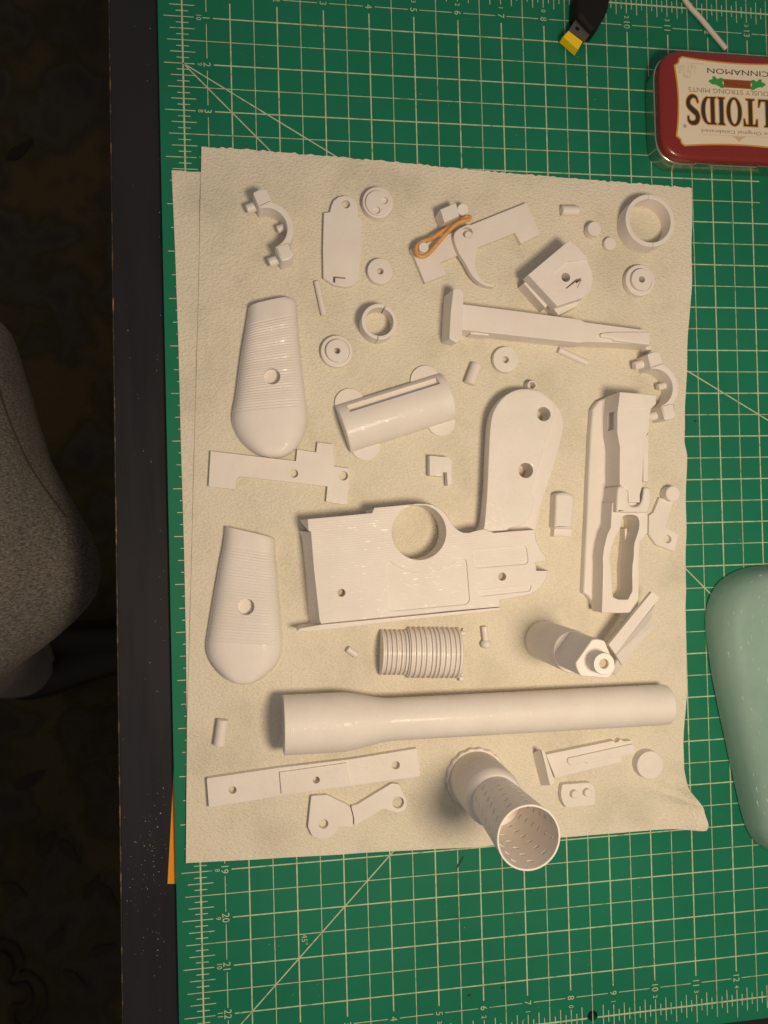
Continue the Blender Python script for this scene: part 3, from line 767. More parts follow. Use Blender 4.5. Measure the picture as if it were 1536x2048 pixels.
part('frame_body', join(prism(pw('R6', fz, *out), Z0, fz - 0.038, [th, h1, h2], bev=0.001, base=pw('R6', 0.05, *bas)), prism(pw('R6', fz, *out), fz - 0.038, fz, [th, h1, h2, pan1, pan2, pan3], bev=0.026, bottom=False)), WHITE_LINES, root)
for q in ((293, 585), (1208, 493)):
    o = inv(*P1('R6', *q), fz); part('hole_plug', rod((o[0], o[1], Z0), (o[0], o[1], 0.62), 0.09, 18), HOLE_DARK, root)  # plug added in the open hole to lighten it
part('slide_rail', prism(pw('R6', 0.66, (40, 802), (60, 786), (180, 766), (700, 716), (1195, 668), (1197, 684), (700, 736), (100, 806)), Z0, 0.66, bev=0.012), WHITE_LINES, root)
part('guard_step', prism(pw('R6', 0.5, (440, 118), (482, 108), (486, 128), (446, 134)), Z0, 0.5, bev=0.012), WHITE, root)
gz = 0.60
ledge = smooth(px('O', (-60, 2060), (20, 2030), (85, 1965), (118, 1850), (150, 1500), (170, 1000), (188, 660), (235, 480), (350, 330), (480, 250), (620, 225), (780, 248), (900, 325), (1050, 480), (1098, 640), (1090, 760), (1040, 960), (950, 1290), (830, 1620), (745, 1985), (740, 2020), (300, 2090)), 2)
h3, h4 = P1('O', 855, 545), P1('O', 632, 1245)
hh = [circ(inv(*h3, gz), rad(*h3, 13, gz), 26), circ(inv(*h4, gz), rad(*h4, 14, gz), 26)]
hdl = part('handle', prism(W(ledge, gz - 0.17), Z0, gz - 0.17, hh, bev=0.012), WHITE, root)
raised = smooth(px('O', (70, 2015), (112, 1960), (125, 1850), (152, 1500), (172, 1000), (190, 660), (238, 482), (352, 332), (482, 252), (620, 227), (775, 248), (900, 335), (1005, 445), (1012, 475), (950, 680), (880, 880), (810, 1120), (740, 1360), (692, 1500), (735, 1610), (728, 1720), (690, 1830), (600, 1925), (470, 1958), (420, 1965), (400, 2005)), 1)
part('handle_plate', prism(W(raised, gz), gz - 0.175, gz, hh, bev=0.03, bottom=False), WHITE_WET, hdl)
lc = P1('O', 722, 185); lo = inv(*lc, 0.34)
part('lanyard_eye', lathe([(0.068, 0), (0.118, 0), (0.118, 0.20), (0.10, 0.23), (0.078, 0.23), (0.068, 0.2), (0.068, 0)], (lo[0], lo[1], Z0), (0, 0, 1), 28), WHITE, hdl)

# ---- small rounded block
root = empty('rounded_block', (*inv(1127, 1030), Z0), 'small white rounded block beside the handle of the pistol frame', 'block', GP)
part('block', prism(rounded(pw('R7', 0.36, (530, 98), (560, 86), (612, 86), (655, 104), (662, 140), (648, 345), (520, 342)), 0.05), Z0, 0.36, bev=0.06), WHITE_WET, root, angle=50)
part('step', prism(rounded(pw('R7', 0.24, (520, 335), (645, 340), (638, 396), (514, 396)), 0.02), Z0, 0.24, bev=0.02), WHITE_WET, root)

# ---- long upper housing
root = empty('upper_housing', (*inv(1235, 1000), Z0), 'long white upper housing with sloped shoulder and open channel', 'housing', GP)
hole = smooth(pw('F', 0.78, (572, 610), (600, 552), (740, 552), (784, 600), (788, 700), (750, 830), (722, 900), (715, 1100), (697, 1180), (703, 1590), (475, 1590), (452, 1480), (440, 1200), (422, 1130), (430, 1000), (500, 800), (560, 720)), 1)
fl_pts = pw('E', 0.26, (215, 856), (250, 800), (292, 745), (420, 690), (540, 655)) + pw('E', 0.9, (960, 680)) + pw('E', 0.9, (925, 860), (890, 1700)) + pw('F', 0.78, (890, 560), (890, 780), (795, 870), (782, 1200), (780, 1700)) + pw('F', 0.26, (560, 1745), (262, 1742), (240, 1690), (205, 1610), (160, 1548), (104, 1512), (122, 1100), (135, 800), (150, 500)) + pw('E', 0.26, (165, 1700), (190, 1200))
part('flange', prism(fl_pts, Z0, 0.26, [hole], bev=0.05), WHITE, root, angle=50)
uz = 1.0
strip = pw('E', uz, (560, 636), (800, 655), (985, 672), (998, 690), (998, 785), (935, 850), (905, 1120), (862, 1230), (846, 1300), (835, 1700)) + pw('F', uz, (832, 190), (800, 300), (800, 400), (660, 400), (655, 260), (552, 180)) + pw('E', uz, (548, 1700), (552, 1320), (520, 1140), (520, 900), (528, 830))
wa = inv(*P1('E', 528, 860), uz); wb = inv(*P1('E', 520, 1090), uz)
window = loft([[(wa[0] - 0.3, wa[1], z), (wa[0] + 0.10, wa[1], z), (wb[0] + 0.10, wb[1], z), (wb[0] - 0.3, wb[1], z)] for z in (0.50, 0.84)])
part('top_ridge', cut(prism(strip, 0.25, uz, bev=0.02), [window]), WHITE, root, fix=True)
part('ridge_shoulder', prism(pw('E', uz + 0.02, (552, 640), (985, 676), (990, 782), (935, 838), (532, 824)), uz - 0.02, uz + 0.02, bev=0.018, bottom=False), WHITE, root)
part('right_step', prism(pw('E', 0.84, (838, 1240), (905, 1140), (900, 1740), (838, 1740)), 0.25, 0.84, bev=0.015), WHITE, root)
sight = smooth(pw('F', 0.98, (522, 240), (540, 200), (590, 186), (630, 200), (662, 260), (655, 390), (690, 445), (775, 448), (815, 400), (835, 330), (846, 210), (900, 206), (936, 235), (946, 300), (936, 420), (905, 512), (900, 530), (512, 522), (510, 505)), 1)
part('sight_block', prism(sight, 0.25, 0.98, bev=0.045), WHITE, root, angle=50)
rail = pw('F', 0.80, (458, 400), (448, 540), (440, 700), (395, 800), (358, 950), (340, 1090), (346, 1180), (332, 1756), (560, 1760), (778, 1748), (788, 1400), (785, 1190), (800, 880), (893, 775), (897, 540), (897, 400))
part('channel_rails', prism(rail, 0.25, 0.80, [hole], bev=0.022, bottom=False), WHITE, root)
part('inner_bar', prism(pw('F', 0.30, (612, 720), (645, 720), (640, 1160), (612, 1190)), Z0, 0.30, bev=0.01), WHITE, root)

# ---- lever with post
zt = Z0 + 0.11
root = empty('lever', (*inv(1330, 1050), Z0), 'white bent lever with a round post and a hole beside the upper housing', 'lever', GP)
hp = P1('F', 1140, 850)
part('arm', prism(pw('F', zt, (1040, 340), (1210, 385), (1165, 520), (1110, 702), (1280, 796), (1215, 1000), (1000, 920), (908, 790), (912, 560), (965, 522)), Z0, zt, [circ(inv(*hp, zt), rad(*hp, 7.4, zt), 22)], bev=0.008), WHITE, root)
hp = P1('F', 1207, 292); o = inv(*hp, 0.36)
part('post', rod((o[0], o[1], Z0), (o[0], o[1], 0.36), rad(*hp, 14.2, 0.36), 30, 0.012), WHITE, root)

# ---- upright nozzle with three flats
nc = (7.576, -14.521)
root = empty('nozzle', (*nc, Z0), 'upright white stepped nozzle with wrench flats and a hole in the tip', 'nozzle', GP)
part('base_cylinder', lathe([(0, 0), (0.425, 0), (0.432, 0.02), (0.432, 1.74), (0.42, 1.765), (0, 1.765)], (*nc, Z0), (0, 0, 1), 56), WHITE_RINGS, root)
def flatted(r, flat, z, n=72):
    out = []
    for k in range(n):
        t = 2 * math.pi * k / n; q = r
        for a in (141, 262, 22):
            c = math.cos(t - math.radians(a))
            if c > 0.01: q = min(q, flat / c)
        out.append((nc[0] + q * math.cos(t), nc[1] + q * math.sin(t), z))
    return out
part('flatted_collar', loft([flatted(0.405, 0.305, z) for z in (1.79, 2.92)] + [flatted(0.393, 0.295, 2.94)]), WHITE_RINGS, root, angle=25)
part('tip', lathe([(0.088, -0.4), (0.205, 0), (0.205, 0.34), (0.195, 0.36), (0.10, 0.36), (0.088, 0.345), (0.088, -0.4)], (*nc, 2.94), (0, 0, 1), 40), WHITE, root)
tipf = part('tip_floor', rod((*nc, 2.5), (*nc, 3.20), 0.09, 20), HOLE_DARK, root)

# ---- bracket arm leaning on the housing
root = empty('bracket_arm', (*inv(1265, 1280), Z0), 'thin white angle bracket leaning beside the upright nozzle', 'bracket', GP)
g3 = lambda a, b, z: P3(P1('G', a, b), z)
part('upper_bar', slab3([g3(872, 600, .86), g3(936, 690, .84), g3(1345, 166, 1.10), g3(1275, 110, 1.12)], 0.12), WHITE, root, fix=True)
part('lower_flange', slab3([g3(936, 690, .62), g3(1000, 795, .46), g3(1308, 415, .58), g3(1245, 372, .74)], 0.09), WHITE, root, fix=True)
part('web', slab3([g3(936, 690, .80), g3(945, 702, .62), g3(1258, 380, .74), g3(1300, 232, 1.02)], 0.05), WHITE, root, fix=True)
part('end_tab', slab3([g3(946, 760, .40), g3(1004, 798, .36), g3(936, 890, .14), g3(880, 850, .16)], 0.08), WHITE, root, fix=True)

# ---- ribbed half cylinder: core and fins
ja = Vector(P3(P1('J', 130, 455), 0.3)); jb = Vector(P3(P1('J', 1085, 462), 0.3)); ja.z = jb.z = Z0
jx = (jb - ja).normalized(); js = Vector((-jx.y, jx.x, 0)); jl = (jb - ja).length
root = empty('ribbed_half_cylinder', (*((ja + jb) / 2).xy, Z0), 'white half cylinder with many thin round fins beside the pistol frame', 'fin block', GP)
def halfdisc(l0, l1, R, hh, n=22):
    secs = []
    for l, k in ((l0, 0.97), (l0 + 0.012, 1.0), (l1 - 0.012, 1.0), (l1, 0.97)):
        o = ja + jx * l; secs.append([o + js * (R * k * math.cos(math.pi * i / n)) + Vector((0, 0, hh * k * math.sin(math.pi * i / n))) for i in range(n + 1)])
    return loft(secs)
u = jl / 955.0
part('core', halfdisc(0.01, 310 * u, 0.462, 0.455), WHITE, root, angle=40, fix=True)
part('core', halfdisc(310 * u, jl - 0.02, 0.522, 0.50), WHITE, root, angle=40, fix=True)
for x in (20, 74, 128, 182, 240, 290): part('fin', halfdisc((x - 17) * u, (x + 17) * u, 0.492, 0.50), WHITE, root, angle=40, fix=True)
for x in (345, 405, 466, 524, 592, 640, 686, 748, 808, 868, 920): part('fin', halfdisc((x - 18) * u, (x + 18) * u, 0.556, 0.545), WHITE, root, angle=40, fix=True)
for q in ((1112, 215), (1092, 750)):
    o = P3(P1('J', *q), 0.16); part('peg', rod((o[0] - 0.08, o[1], 0.16), (o[0] + 0.03, o[1], 0.16), 0.055, 14), WHITE, root)
    part('peg', rod((o[0], o[1] - 0.05, 0.13), (o[0], o[1] + 0.10, 0.13), 0.03, 12, 0.006), WHITE, root)

# ---- long barrel
a = Vector(P3(P1('R8', 572, 273), 0.60)); b = Vector(P3((1334, 1408), 0.46)); a.z = Z0 + 0.60; b.z = Z0 + 0.44
Lb = (b - a).length; t = lambda x: (x - 566) / (1340 - 566) * Lb
prof = [(0, 0.25), (0.53, 0.25), (0.555, 0), (0.59, 0), (0.60, 0.012), (0.60, t(672))]
for k in range(1, 13):
    f = k / 12; s = f * f * (3 - 2 * f); prof.append((0.60 - 0.163 * s, t(672) + (t(772) - t(672)) * f))
prof += [(0.437, t(1000)), (0.44, t(1300)), (0.435, Lb - 0.06), (0.415, Lb - 0.02), (0.36, Lb), (0, Lb)]
thing('barrel', lathe(prof, a, b - a, 72), WHITE_RINGS, 'long smooth white barrel tube flaring wider at one end', 'tube', GP)

# ---- strip plate with raised pad
zt = Z0 + 0.15; root = empty('strip_plate', (*inv(625, 1555), Z0), 'long white strip plate with a raised centre pad and three holes', 'plate', GP)
qs = [(262, 677, 7.6), (775, 610, 6.8), (1265, 525, 7.8)]
cs = [circ(inv(*P1('R8', x, y), zt), rad(*P1('R8', x, y), r, zt), 22) for x, y, r in qs]
part('strip', prism(rounded(pw('R8', zt, (102, 605), (540, 540), (985, 487), (1395, 420), (1416, 593), (990, 650), (560, 712), (116, 786)), 0.03), Z0, zt, cs, bev=0.010), WHITE_WET, root)
part('raised_pad', prism(pw('R8', zt + 0.06, (550, 568), (962, 510), (988, 648), (562, 702)), zt - 0.002, zt + 0.06, [cs[1]], bev=0.008, bottom=False), WHITE_WET, root)

# ---- folding hinge lever
zt = Z0 + 0.13; root = empty('hinge_lever', (*inv(710, 1620), Z0), 'white two part hinge lever with a hole at each end', 'lever', GP)
c = P1('R8', 820, 885)
part('wide_arm', prism(rounded(pw('R8', zt, (745, 712), (840, 706), (905, 738), (960, 763), (985, 780), (1001, 840), (1001, 905), (912, 898), (895, 940), (850, 976), (800, 984), (750, 958), (725, 905)), 0.04), Z0, zt, [circ(inv(*c, zt), rad(*c, 9.5, zt), 24)], bev=0.010), WHITE, root)
c = P1('R8', 1280, 755)
part('narrow_arm', prism(rounded(pw('R8', zt, (990, 776), (1025, 768), (1090, 728), (1240, 636), (1288, 642), (1305, 690), (1335, 745), (1328, 795), (1278, 820), (1235, 808), (1190, 792), (1010, 900), (1008, 845)), 0.04), Z0, zt - 0.012, [circ(inv(*c, zt), rad(*c, 11.5, zt), 24)], bev=0.010), WHITE, root)

# ---- upright perforated shroud
vc = (5.93, -17.44)
root = empty('perforated_shroud', (*vc, Z0), 'tall upright white perforated tube on a knurled base at the towel edge', 'tube', GP)
part('scalloped_foot', lathe([(0.3, 0), (0.645, 0), (0.665, 0.02), (0.665, 0.11), (0.65, 0.13), (0.3, 0.13)], (*vc, Z0), (0, 0, 1), 144, mod=lambda th, r, tt: -0.022 * (0.5 + 0.5 * math.cos(18 * th)) if r > .5 else 0), WHITE, root, angle=50)
kn = [(0.56, 0.13), (0.595, 0.14), (0.60, 0.16), (0.60, 1.32), (0.596, 1.36), (0.585, 1.45), (0.56, 1.53), (0.53, 1.58), (0.50, 1.605), (0.44, 1.62)]
part('knurled_body', lathe(kn, (*vc, Z0), (0, 0, 1), 360, mod=lambda th, r, tt: -0.014 * (0.5 + 0.5 * math.cos(90 * th)) if .17 > tt > .15 or 1.34 > tt > 1.30 else 0), WHITE, root, angle=60)
zt = 3.66 - Z0
rb, rt = 0.49, 0.582
wall = 0.035
tubev = lathe([(rb, 1.60), (rt, zt - 0.01), (rt - 0.008, zt), (rt - wall + 0.006, zt), (rt - wall, zt - 0.008), (rb - wall, 1.66), (0.09, 1.64), (0.09, 1.58), (rb - 0.02, 1.58), (rb, 1.60)], (*vc, Z0), (0, 0, 1), 96)
cutters = []
for i in range(11):
    for j in range(6):
        th = 2 * math.pi * (i + 0.12 * j) / 11; z = Z0 + 1.86 + j * 0.295
        d = Vector((math.cos(th), math.sin(th), 0)); s = Vector((-math.sin(th), math.cos(th), 0)); o = Vector((*vc, z)) + d * 0.25
        ell = lambda k: [o + d * k + s * (0.058 * math.cos(q)) + Vector((0, 0, 0.036 * math.sin(q) + 0.03 * math.cos(q))) for q in [2 * math.pi * w / 14 for w in range(14)]]
        cutters.append(loft([ell(0), ell(0.55)]))
part('perforated_tube', cut(tubev, cutters), WHITE, root, angle=30, fix=True)
part('inner_floor', lathe([(0.17, 0), (rb - 0.03, 0), (rb - 0.03, 0.03), (0.17, 0.03), (0.17, 0)], (*vc, Z0 + 1.68), (0, 0, 1), 40), WHITE, root)

# ---- small toothed slider
zt = Z0 + 0.17; root = empty('toothed_slider', (*inv(1165, 1525), Z0), 'small white toothed slider with a wide head beside a round cap', 'slider', GP)
low = [(175, 205), (740, 88), (748, 106), (778, 98), (782, 82), (802, 78), (812, 94), (882, 88), (908, 128), (916, 190), (800, 222), (805, 258)]
for k in range(22):
    f = k / 21; x = 795 - f * 530; y = 262 + f * 128; low += [(x, y), (x - 12, y + 12)]
low += [(252, 396)]
part('slab', prism(pw('K', zt, *low), Z0, zt, bev=0.006), WHITE, root)
part('rib', prism(rounded(pw('K', zt + 0.07, (358, 236), (470, 211), (900, 116), (914, 190), (516, 282), (506, 268), (385, 298), (356, 272)), 0.03), zt - 0.002, zt + 0.07, bev=0.014, bottom=False), WHITE, root)
part('head', prism(rounded(pw('K', 0.48, (128, 158), (166, 182), (252, 440), (208, 462)), 0.015), Z0, 0.48, bev=0.012, base=rounded(W(px('K', (70, 195), (166, 200), (250, 445), (138, 466)), 0.1), 0.015)), WHITE, root)

# ---- round cap
c = P1('K', 1040, 292); root, O = disc('round_cap', c, 26, 0.24, 'plain white round cap at the tip of the toothed slider', 'cap')
o = inv(*c, Z0 + 0.25)
part('face_disc', lathe([(0, 0.235), (0.155, 0.235), (0.155, 0.248), (0.145, 0.254), (0, 0.254)], (o[0], o[1], Z0), (0, 0, 1), 36), WHITE, root)

# ---- two peg plate
zt = Z0 + 0.16; root = empty('peg_plate', (*inv(1155, 1590), Z0), 'small rounded white plate carrying two round pegs', 'plate', GP)
part('plate', prism(rounded(pw('K', zt, (308, 452), (540, 436), (572, 462), (586, 520), (585, 612), (560, 630), (345, 650), (312, 602), (296, 540)), 0.05), Z0, zt, bev=0.02), WHITE_WET, root)
for q in ((420, 538), (527, 526)):
    c = P1('K', *q); o = inv(*c, 0.34)
    part('peg', rod((o[0], o[1], zt - 0.01), (o[0], o[1], 0.34), rad(*c, 7.6, 0.34), 24, 0.012), WHITE_WET, root)
# ================================================================== other things
# ---- mint tin
m = mat('tin_red', (0.20, 0.012, 0.010), 0.28, coat=0.4)
link(m, ramp(m, noise(m, coords(m), 90, 4), [(0.3, (0.23,) * 3), (0.7, (0.40,) * 3)]), bsdf(m).inputs['Roughness'])
RED = m
STEEL = mat('tin_steel', (0.62, 0.58, 0.50), 0.22, 1.0)
bump(STEEL, noise(STEEL, coords(STEEL, (1, 1, 8)), 200, 3), 0.00004)
CREAM = mat('label_cream', (0.72, 0.66, 0.52), 0.4)
GOLD = mat('label_gold', (0.56, 0.27, 0.03), 0.4)
BLACKP = mat('label_black', (0.035, 0.028, 0.022), 0.4)
BROWNP = mat('label_brown', (0.36, 0.18, 0.11), 0.45)
TANP = mat('label_tan', (0.60, 0.44, 0.26), 0.45)
GREENP = mat('label_green', (0.03, 0.30, 0.06), 0.45)
STICK = mat('label_stick', (0.28, 0.065, 0.015), 0.45)
STICK_D = mat('label_stick_dark', (0.10, 0.02, 0.008), 0.45)
tl = inv(1319, 220, 0.66); tt = inv(1400, 106, 0.66)[1]; tb = inv(1400, 322, 0.66)[1]
tx0 = tl[0] - 0.02; tx1 = tx0 + 3.72; tcx = (tx0 + tx1) / 2; tcy = (tt + tb) / 2; hy = (tt - tb) / 2; hx = (tx1 - tx0) / 2
TZ = 0.75
tin = empty('mint_tin', (tcx, tcy, 0.006), 'red hinged mint tin with a cream and gold label on the mat', 'tin')
def rrect(ix, r): return rounded([(tx0 + ix, tt - ix), (tx0 + ix, tb + ix), (tx1 - ix, tb + ix), (tx1 - ix, tt - ix)], r, 10)
def ringz(ix, r, z): return [(x, y, z) for x, y in ccw(rrect(ix, r))]
part('base', loft([ringz(0.05, 0.60, 0.006), ringz(0.02, 0.62, 0.03), ringz(0.02, 0.62, 0.48)]), STEEL, tin, angle=40)
part('lid_skirt', loft([ringz(-0.015, 0.64, 0.46), ringz(-0.02, 0.64, 0.475), ringz(-0.015, 0.64, 0.49), ringz(0.0, 0.63, 0.50), ringz(0.0, 0.63, 0.66)], False), STEEL, tin, angle=40)
part('lid', loft([ringz(-0.004, 0.63, 0.52), ringz(-0.004, 0.63, 0.66), ringz(0.012, 0.61, 0.70), ringz(0.05, 0.58, 0.735), ringz(0.10, 0.54, 0.748), ringz(0.16, 0.50, TZ), ringz(0.3, 0.42, TZ)]), RED, tin, angle=40)
for x in (tx0 + 1.08, tx0 + 2.62): part('hinge', prism(rounded([(x - .18, tb - .02), (x + .18, tb - .02), (x + .18, tb + .01), (x - .18, tb + .01)], .01), 0.40, 0.56, bev=0.006), STEEL, tin)
# label drawn upside down for this viewer: local x runs to the left, y down
def lab(x, y): return (tcx - x, tcy - y)
LW, LH = 1.50, 0.97
LCY = -0.06
pts = []
for k in range(13): f = -1 + k / 6; pts.append((f * (LW - 0.16), LH + 0.05 * (f * f) ** 1 - 0.02))
side = [(LW, LH - 0.08), (LW - 0.01, LH - 0.16)]
n_ = [(LW - 0.14, LH + 0.05), (LW - 0.02, LH - 0.01), (LW + 0.0, LH - 0.10), (LW + 0.06, LH - 0.14)]
top_ = [(f * (LW - 0.22), LH - 0.03 + 0.07 * f * f) for f in [-1 + k / 8 for k in range(17)]]
right_ = [(LW - 0.20, LH + 0.05), (LW - 0.10, LH - 0.01), (LW - 0.08, LH - 0.10), (LW + 0.02, LH - 0.17)] + [(LW - 0.05 + 0.07 * f * f, -f * (LH - 0.19)) for f in [-1 + k / 6 for k in range(13)]] + [(LW + 0.02, -LH + 0.17), (LW - 0.08, -LH + 0.10), (LW - 0.10, -LH + 0.01), (LW - 0.20, -LH - 0.05)]
poly = top_ + right_ + [(-x, -y) for x, y in top_] + [(-x, -y) for x, y in right_]
poly = [lab(x, y + LCY) for x, y in poly]
part('label_border', prism(poly, TZ, TZ + 0.004, bev=0.001, bottom=False), GOLD, tin)
lp = part('label', prism(inset(ccw(poly), 0.035), TZ + 0.002, TZ + 0.006, bev=0.001, bottom=False), CREAM, tin)
ZT = TZ + 0.0085
words = [('CINNAMON', -0.03, -0.78, 0.12, BLACKP, 1.50), ('CURIOUSLY STRONG MINTS', 0.0, -0.33, 0.105, BROWNP, 2.38), ('The Original Celebrated', 0.0, 0.575, 0.10, BROWNP, 1.80)]
TS2 = text_shapes([w[0] for w in words] + ['\u00ae', 'EB', 'NET WT', '1.76 OZ', '(50g)'])
"""letters read upside down, so the line order on the lid runs towards the viewer"""
for s, x, y, h, mm, wd in words: part('label_text', place_text(TS2[s], lab(x, y), h, math.pi, ZT, width=wd), mm, lp)
part('label_text', place_text(TS2['\u00ae'], lab(1.30, 0.50), 0.08, math.pi, ZT), BLACKP, lp)
for i, s in enumerate(('NET WT', '1.76 OZ', '(50g)')): part('label_text', place_text(TS2[s], lab(1.22, -0.84 + i * 0.11), 0.085, math.pi, ZT), TANP, lp)
def rule(x0, x1, y, w, mm): part('label_rule', ([(*lab(x0, y - w), ZT), (*lab(x1, y - w), ZT), (*lab(x1, y + w), ZT), (*lab(x0, y + w), ZT)], [(0, 1, 2, 3)]), mm, lp, fix=True)
rule(-0.90, 0.90, 0.665, 0.004, TANP); rule(0.80, 1.22, -0.92, 0.006, TANP)
part('label_scroll', prism([lab(*q) for q in [(-0.16, 0.675), (0.16, 0.675), (0.06, 0.74), (0.0, 0.80), (-0.06, 0.74)]], ZT - 0.001, ZT, bev=0.0003, bottom=False), TANP, lp)
# big serif letters, drawn as outlines (letter coordinates: x right, y up, height 1)
def stroke(path, widths):
    P = catmull([(x, y, 0) for x, y in path], 8); Wd = [widths[0] + (widths[1] - widths[0]) * math.sin(math.pi * i / (len(P) - 1)) for i in range(len(P))]; Lq = []; Rq = []
    for i, p in enumerate(P):
        d = (P[min(i + 1, len(P) - 1)] - P[max(i - 1, 0)]).normalized(); n = Vector((-d.y, d.x, 0)) * Wd[i] / 2
        Lq.append((p + n)[:2]); Rq.append((p - n)[:2])
    return Lq + Rq[::-1]
def ell(cx, cy, rx, ry, n=36): return [(cx + rx * math.cos(2 * math.pi * k / n), cy + ry * math.sin(2 * math.pi * k / n)) for k in range(n)]
def bar(x0, x1): return [(x0 - .07, 0), (x1 + .07, 0), (x1 + .07, .035), (x1, .07), (x1, .93), (x1 + .07, .965), (x1 + .07, 1), (x0 - .07, 1), (x0 - .07, .965), (x0, .93), (x0, .07), (x0 - .07, .035)]
GL = {'I': (0.42, [(bar(.11, .29), [])]),
      'O': (0.82, [(ell(.41, .5, .36, .52), [ell(.41, .5, .19, .46)])]),
      'D': (0.80, [([(.04, 0), (.40, 0)] + [(.40 + .34 * math.cos(t), .5 + .5 * math.sin(t)) for t in [math.radians(-90 + 180 * k / 24) for k in range(25)]] + [(.04, 1), (.04, .965), (.11, .93), (.11, .07), (.04, .035)], [[(.29, .05), (.38, .05)] + [(.38 + .18 * math.cos(t), .5 + .45 * math.sin(t)) for t in [math.radians(-90 + 180 * k / 20) for k in range(21)]] + [(.29, .95)]])]),
      'T': (0.74, [([(.17, 0), (.57, 0), (.57, .035), (.46, .07), (.46, .94), (.60, .94), (.66, .74), (.70, .74), (.70, 1), (.04, 1), (.04, .74), (.08, .74), (.14, .94), (.28, .94), (.28, .07), (.17, .035)], [])]),
      'L': (0.66, [([(.04, 0), (.62, 0), (.64, .28), (.60, .28), (.52, .06), (.29, .06), (.29, .93), (.36, .965), (.36, 1), (.04, 1), (.04, .965), (.11, .93), (.11, .07), (.04, .035)], [])]),
      'A': (0.86, [([(.0, 0), (.22, 0), (.22, .035), (.15, .06), (.22, .28), (.50, .28), (.56, .06), (.49, .035), (.49, 0), (.86, 0), (.86, .035), (.78, .07), (.50, 1.02), (.40, 1.02), (.09, .07), (.0, .035)], [[(.24, .34), (.48, .34), (.36, .76)]])]),
      'S': (0.66, [(stroke([(.56, .74), (.54, .90), (.40, .985), (.20, .95), (.11, .80), (.17, .63), (.36, .50), (.53, .35), (.53, .16), (.38, .02), (.18, .05), (.09, .24)], (.05, .20)), [])])}
word = 'ALTOIDS'; scl = 0.62
xpos = []; xx = 0
for ch in word: xpos.append(xx); xx += GL[ch][0]
kx = 2.52 / xx
for ch, x0 in zip(word, xpos):
    for outp, holes in GL[ch][1]:
        g2 = lambda pl: [lab(-1.26 + (x0 + a) * kx, -0.19 + b * scl) for a, b in pl]
        o2 = g2(outp); h2_ = [g2(h) for h in holes]
        part('gold_letter', prism(inset(ccw(o2), -0.022), ZT - 0.002, ZT - 0.0005, [inset(cw(h), -0.018) for h in h2_], bev=0.0003, bottom=False), GOLD, lp)
        part('black_letter', prism(o2, ZT - 0.001, ZT + 0.001, h2_, bev=0.0003, bottom=False), BLACKP, lp)
# cinnamon sticks and leaves between the lines
for i, (x0, y0, x1, y1, w, mm) in enumerate([(-0.33, 0.335, 0.33, 0.335, 0.035, STICK), (-0.33, 0.40, 0.33, 0.40, 0.035, STICK), (-0.34, 0.46, 0.34, 0.46, 0.03, STICK), (-0.33, 0.345, 0.33, 0.455, 0.026, STICK), (-0.33, 0.367, 0.33, 0.367, 0.004, STICK_D), (-0.33, 0.43, 0.33, 0.43, 0.004, STICK_D), (-0.33, 0.318, 0.33, 0.428, 0.004, STICK_D)]):
    part('cinnamon_stick', ([(*lab(x0, -0.12 - (y0 - w)), ZT + i * .0004), (*lab(x1, -0.12 - (y1 - w)), ZT + i * .0004), (*lab(x1, -0.12 - (y1 + w)), ZT + i * .0004), (*lab(x0, -0.12 - (y0 + w)), ZT + i * .0004)], [(0, 1, 2, 3)]), mm, lp, fix=True)
for sgn in (-1, 1):
    for i, (lx, ly, L, an) in enumerate([(0.42, 0.35, 0.11, 0.5), (0.44, 0.44, 0.12, -0.4), (0.55, 0.40, 0.12, 0.1), (0.40, 0.40, 0.09, 1.4), (0.53, 0.47, 0.09, 0.7), (0.63, 0.43, 0.07, -0.3)]):
        pts = [(lx + L * math.cos(t) * math.cos(an) - L * .45 * math.sin(t) * (1 + .2 * math.cos(6 * t)) * math.sin(an), ly + L * math.cos(t) * math.sin(an) + L * .45 * math.sin(t) * (1 + .2 * math.cos(6 * t)) * math.cos(an)) for t in [2 * math.pi * k / 20 for k in range(20)]]
        part('printed_leaf', prism([lab(sgn * x, -0.12 - y) for x, y in pts], ZT + 0.002, ZT + 0.0034 + i * .0004, bev=0.0003, bottom=False), GREENP, lp)

# ---- usb plug with yellow tip
BLK = mat('black_rubber', (0.006, 0.005, 0.005), 0.55, spec=0.25)
USTEEL = mat('plug_steel', (0.22, 0.19, 0.16), 0.38, 1.0)
YEL = mat('yellow_plastic', (0.85, 0.62, 0.01), 0.45)
pz = 0.30
usb = empty('usb_plug', (*inv(1185, 60), 0.006), 'black cable plug with a steel shell and bright yellow tip', 'plug')
part('grip_body', prism(rounded(pw('R2', 0.42, (600, -120), (585, 25), (582, 70), (668, 160), (690, 150), (752, 40), (770, -90)), 0.12), 0.006, 0.42, bev=0.12), BLK, usb, angle=60)
part('steel_shell', prism(pw('R2', pz, (592, 80), (672, 150), (626, 205), (548, 150)), 0.10, pz, bev=0.015), USTEEL, usb)
part('shell_slot', prism(pw('R2', pz, (588, 130), (604, 143), (594, 155), (578, 142)), pz - 0.001, pz + 0.002, bev=0.0005, bottom=False), BLK, usb)
part('yellow_tip', prism(pw('R2', pz + 0.02, (548, 150), (620, 205), (596, 246), (521, 180)), 0.08, pz + 0.02, bev=0.02), YEL, usb)
lead = catmull([P3(q, 0.2) for q in [(1200, 10), (1215, -60), (1260, -150), (1330, -240)]], 8)
part('lead', tube(lead, 0.09, 12), BLK, usb, angle=60)

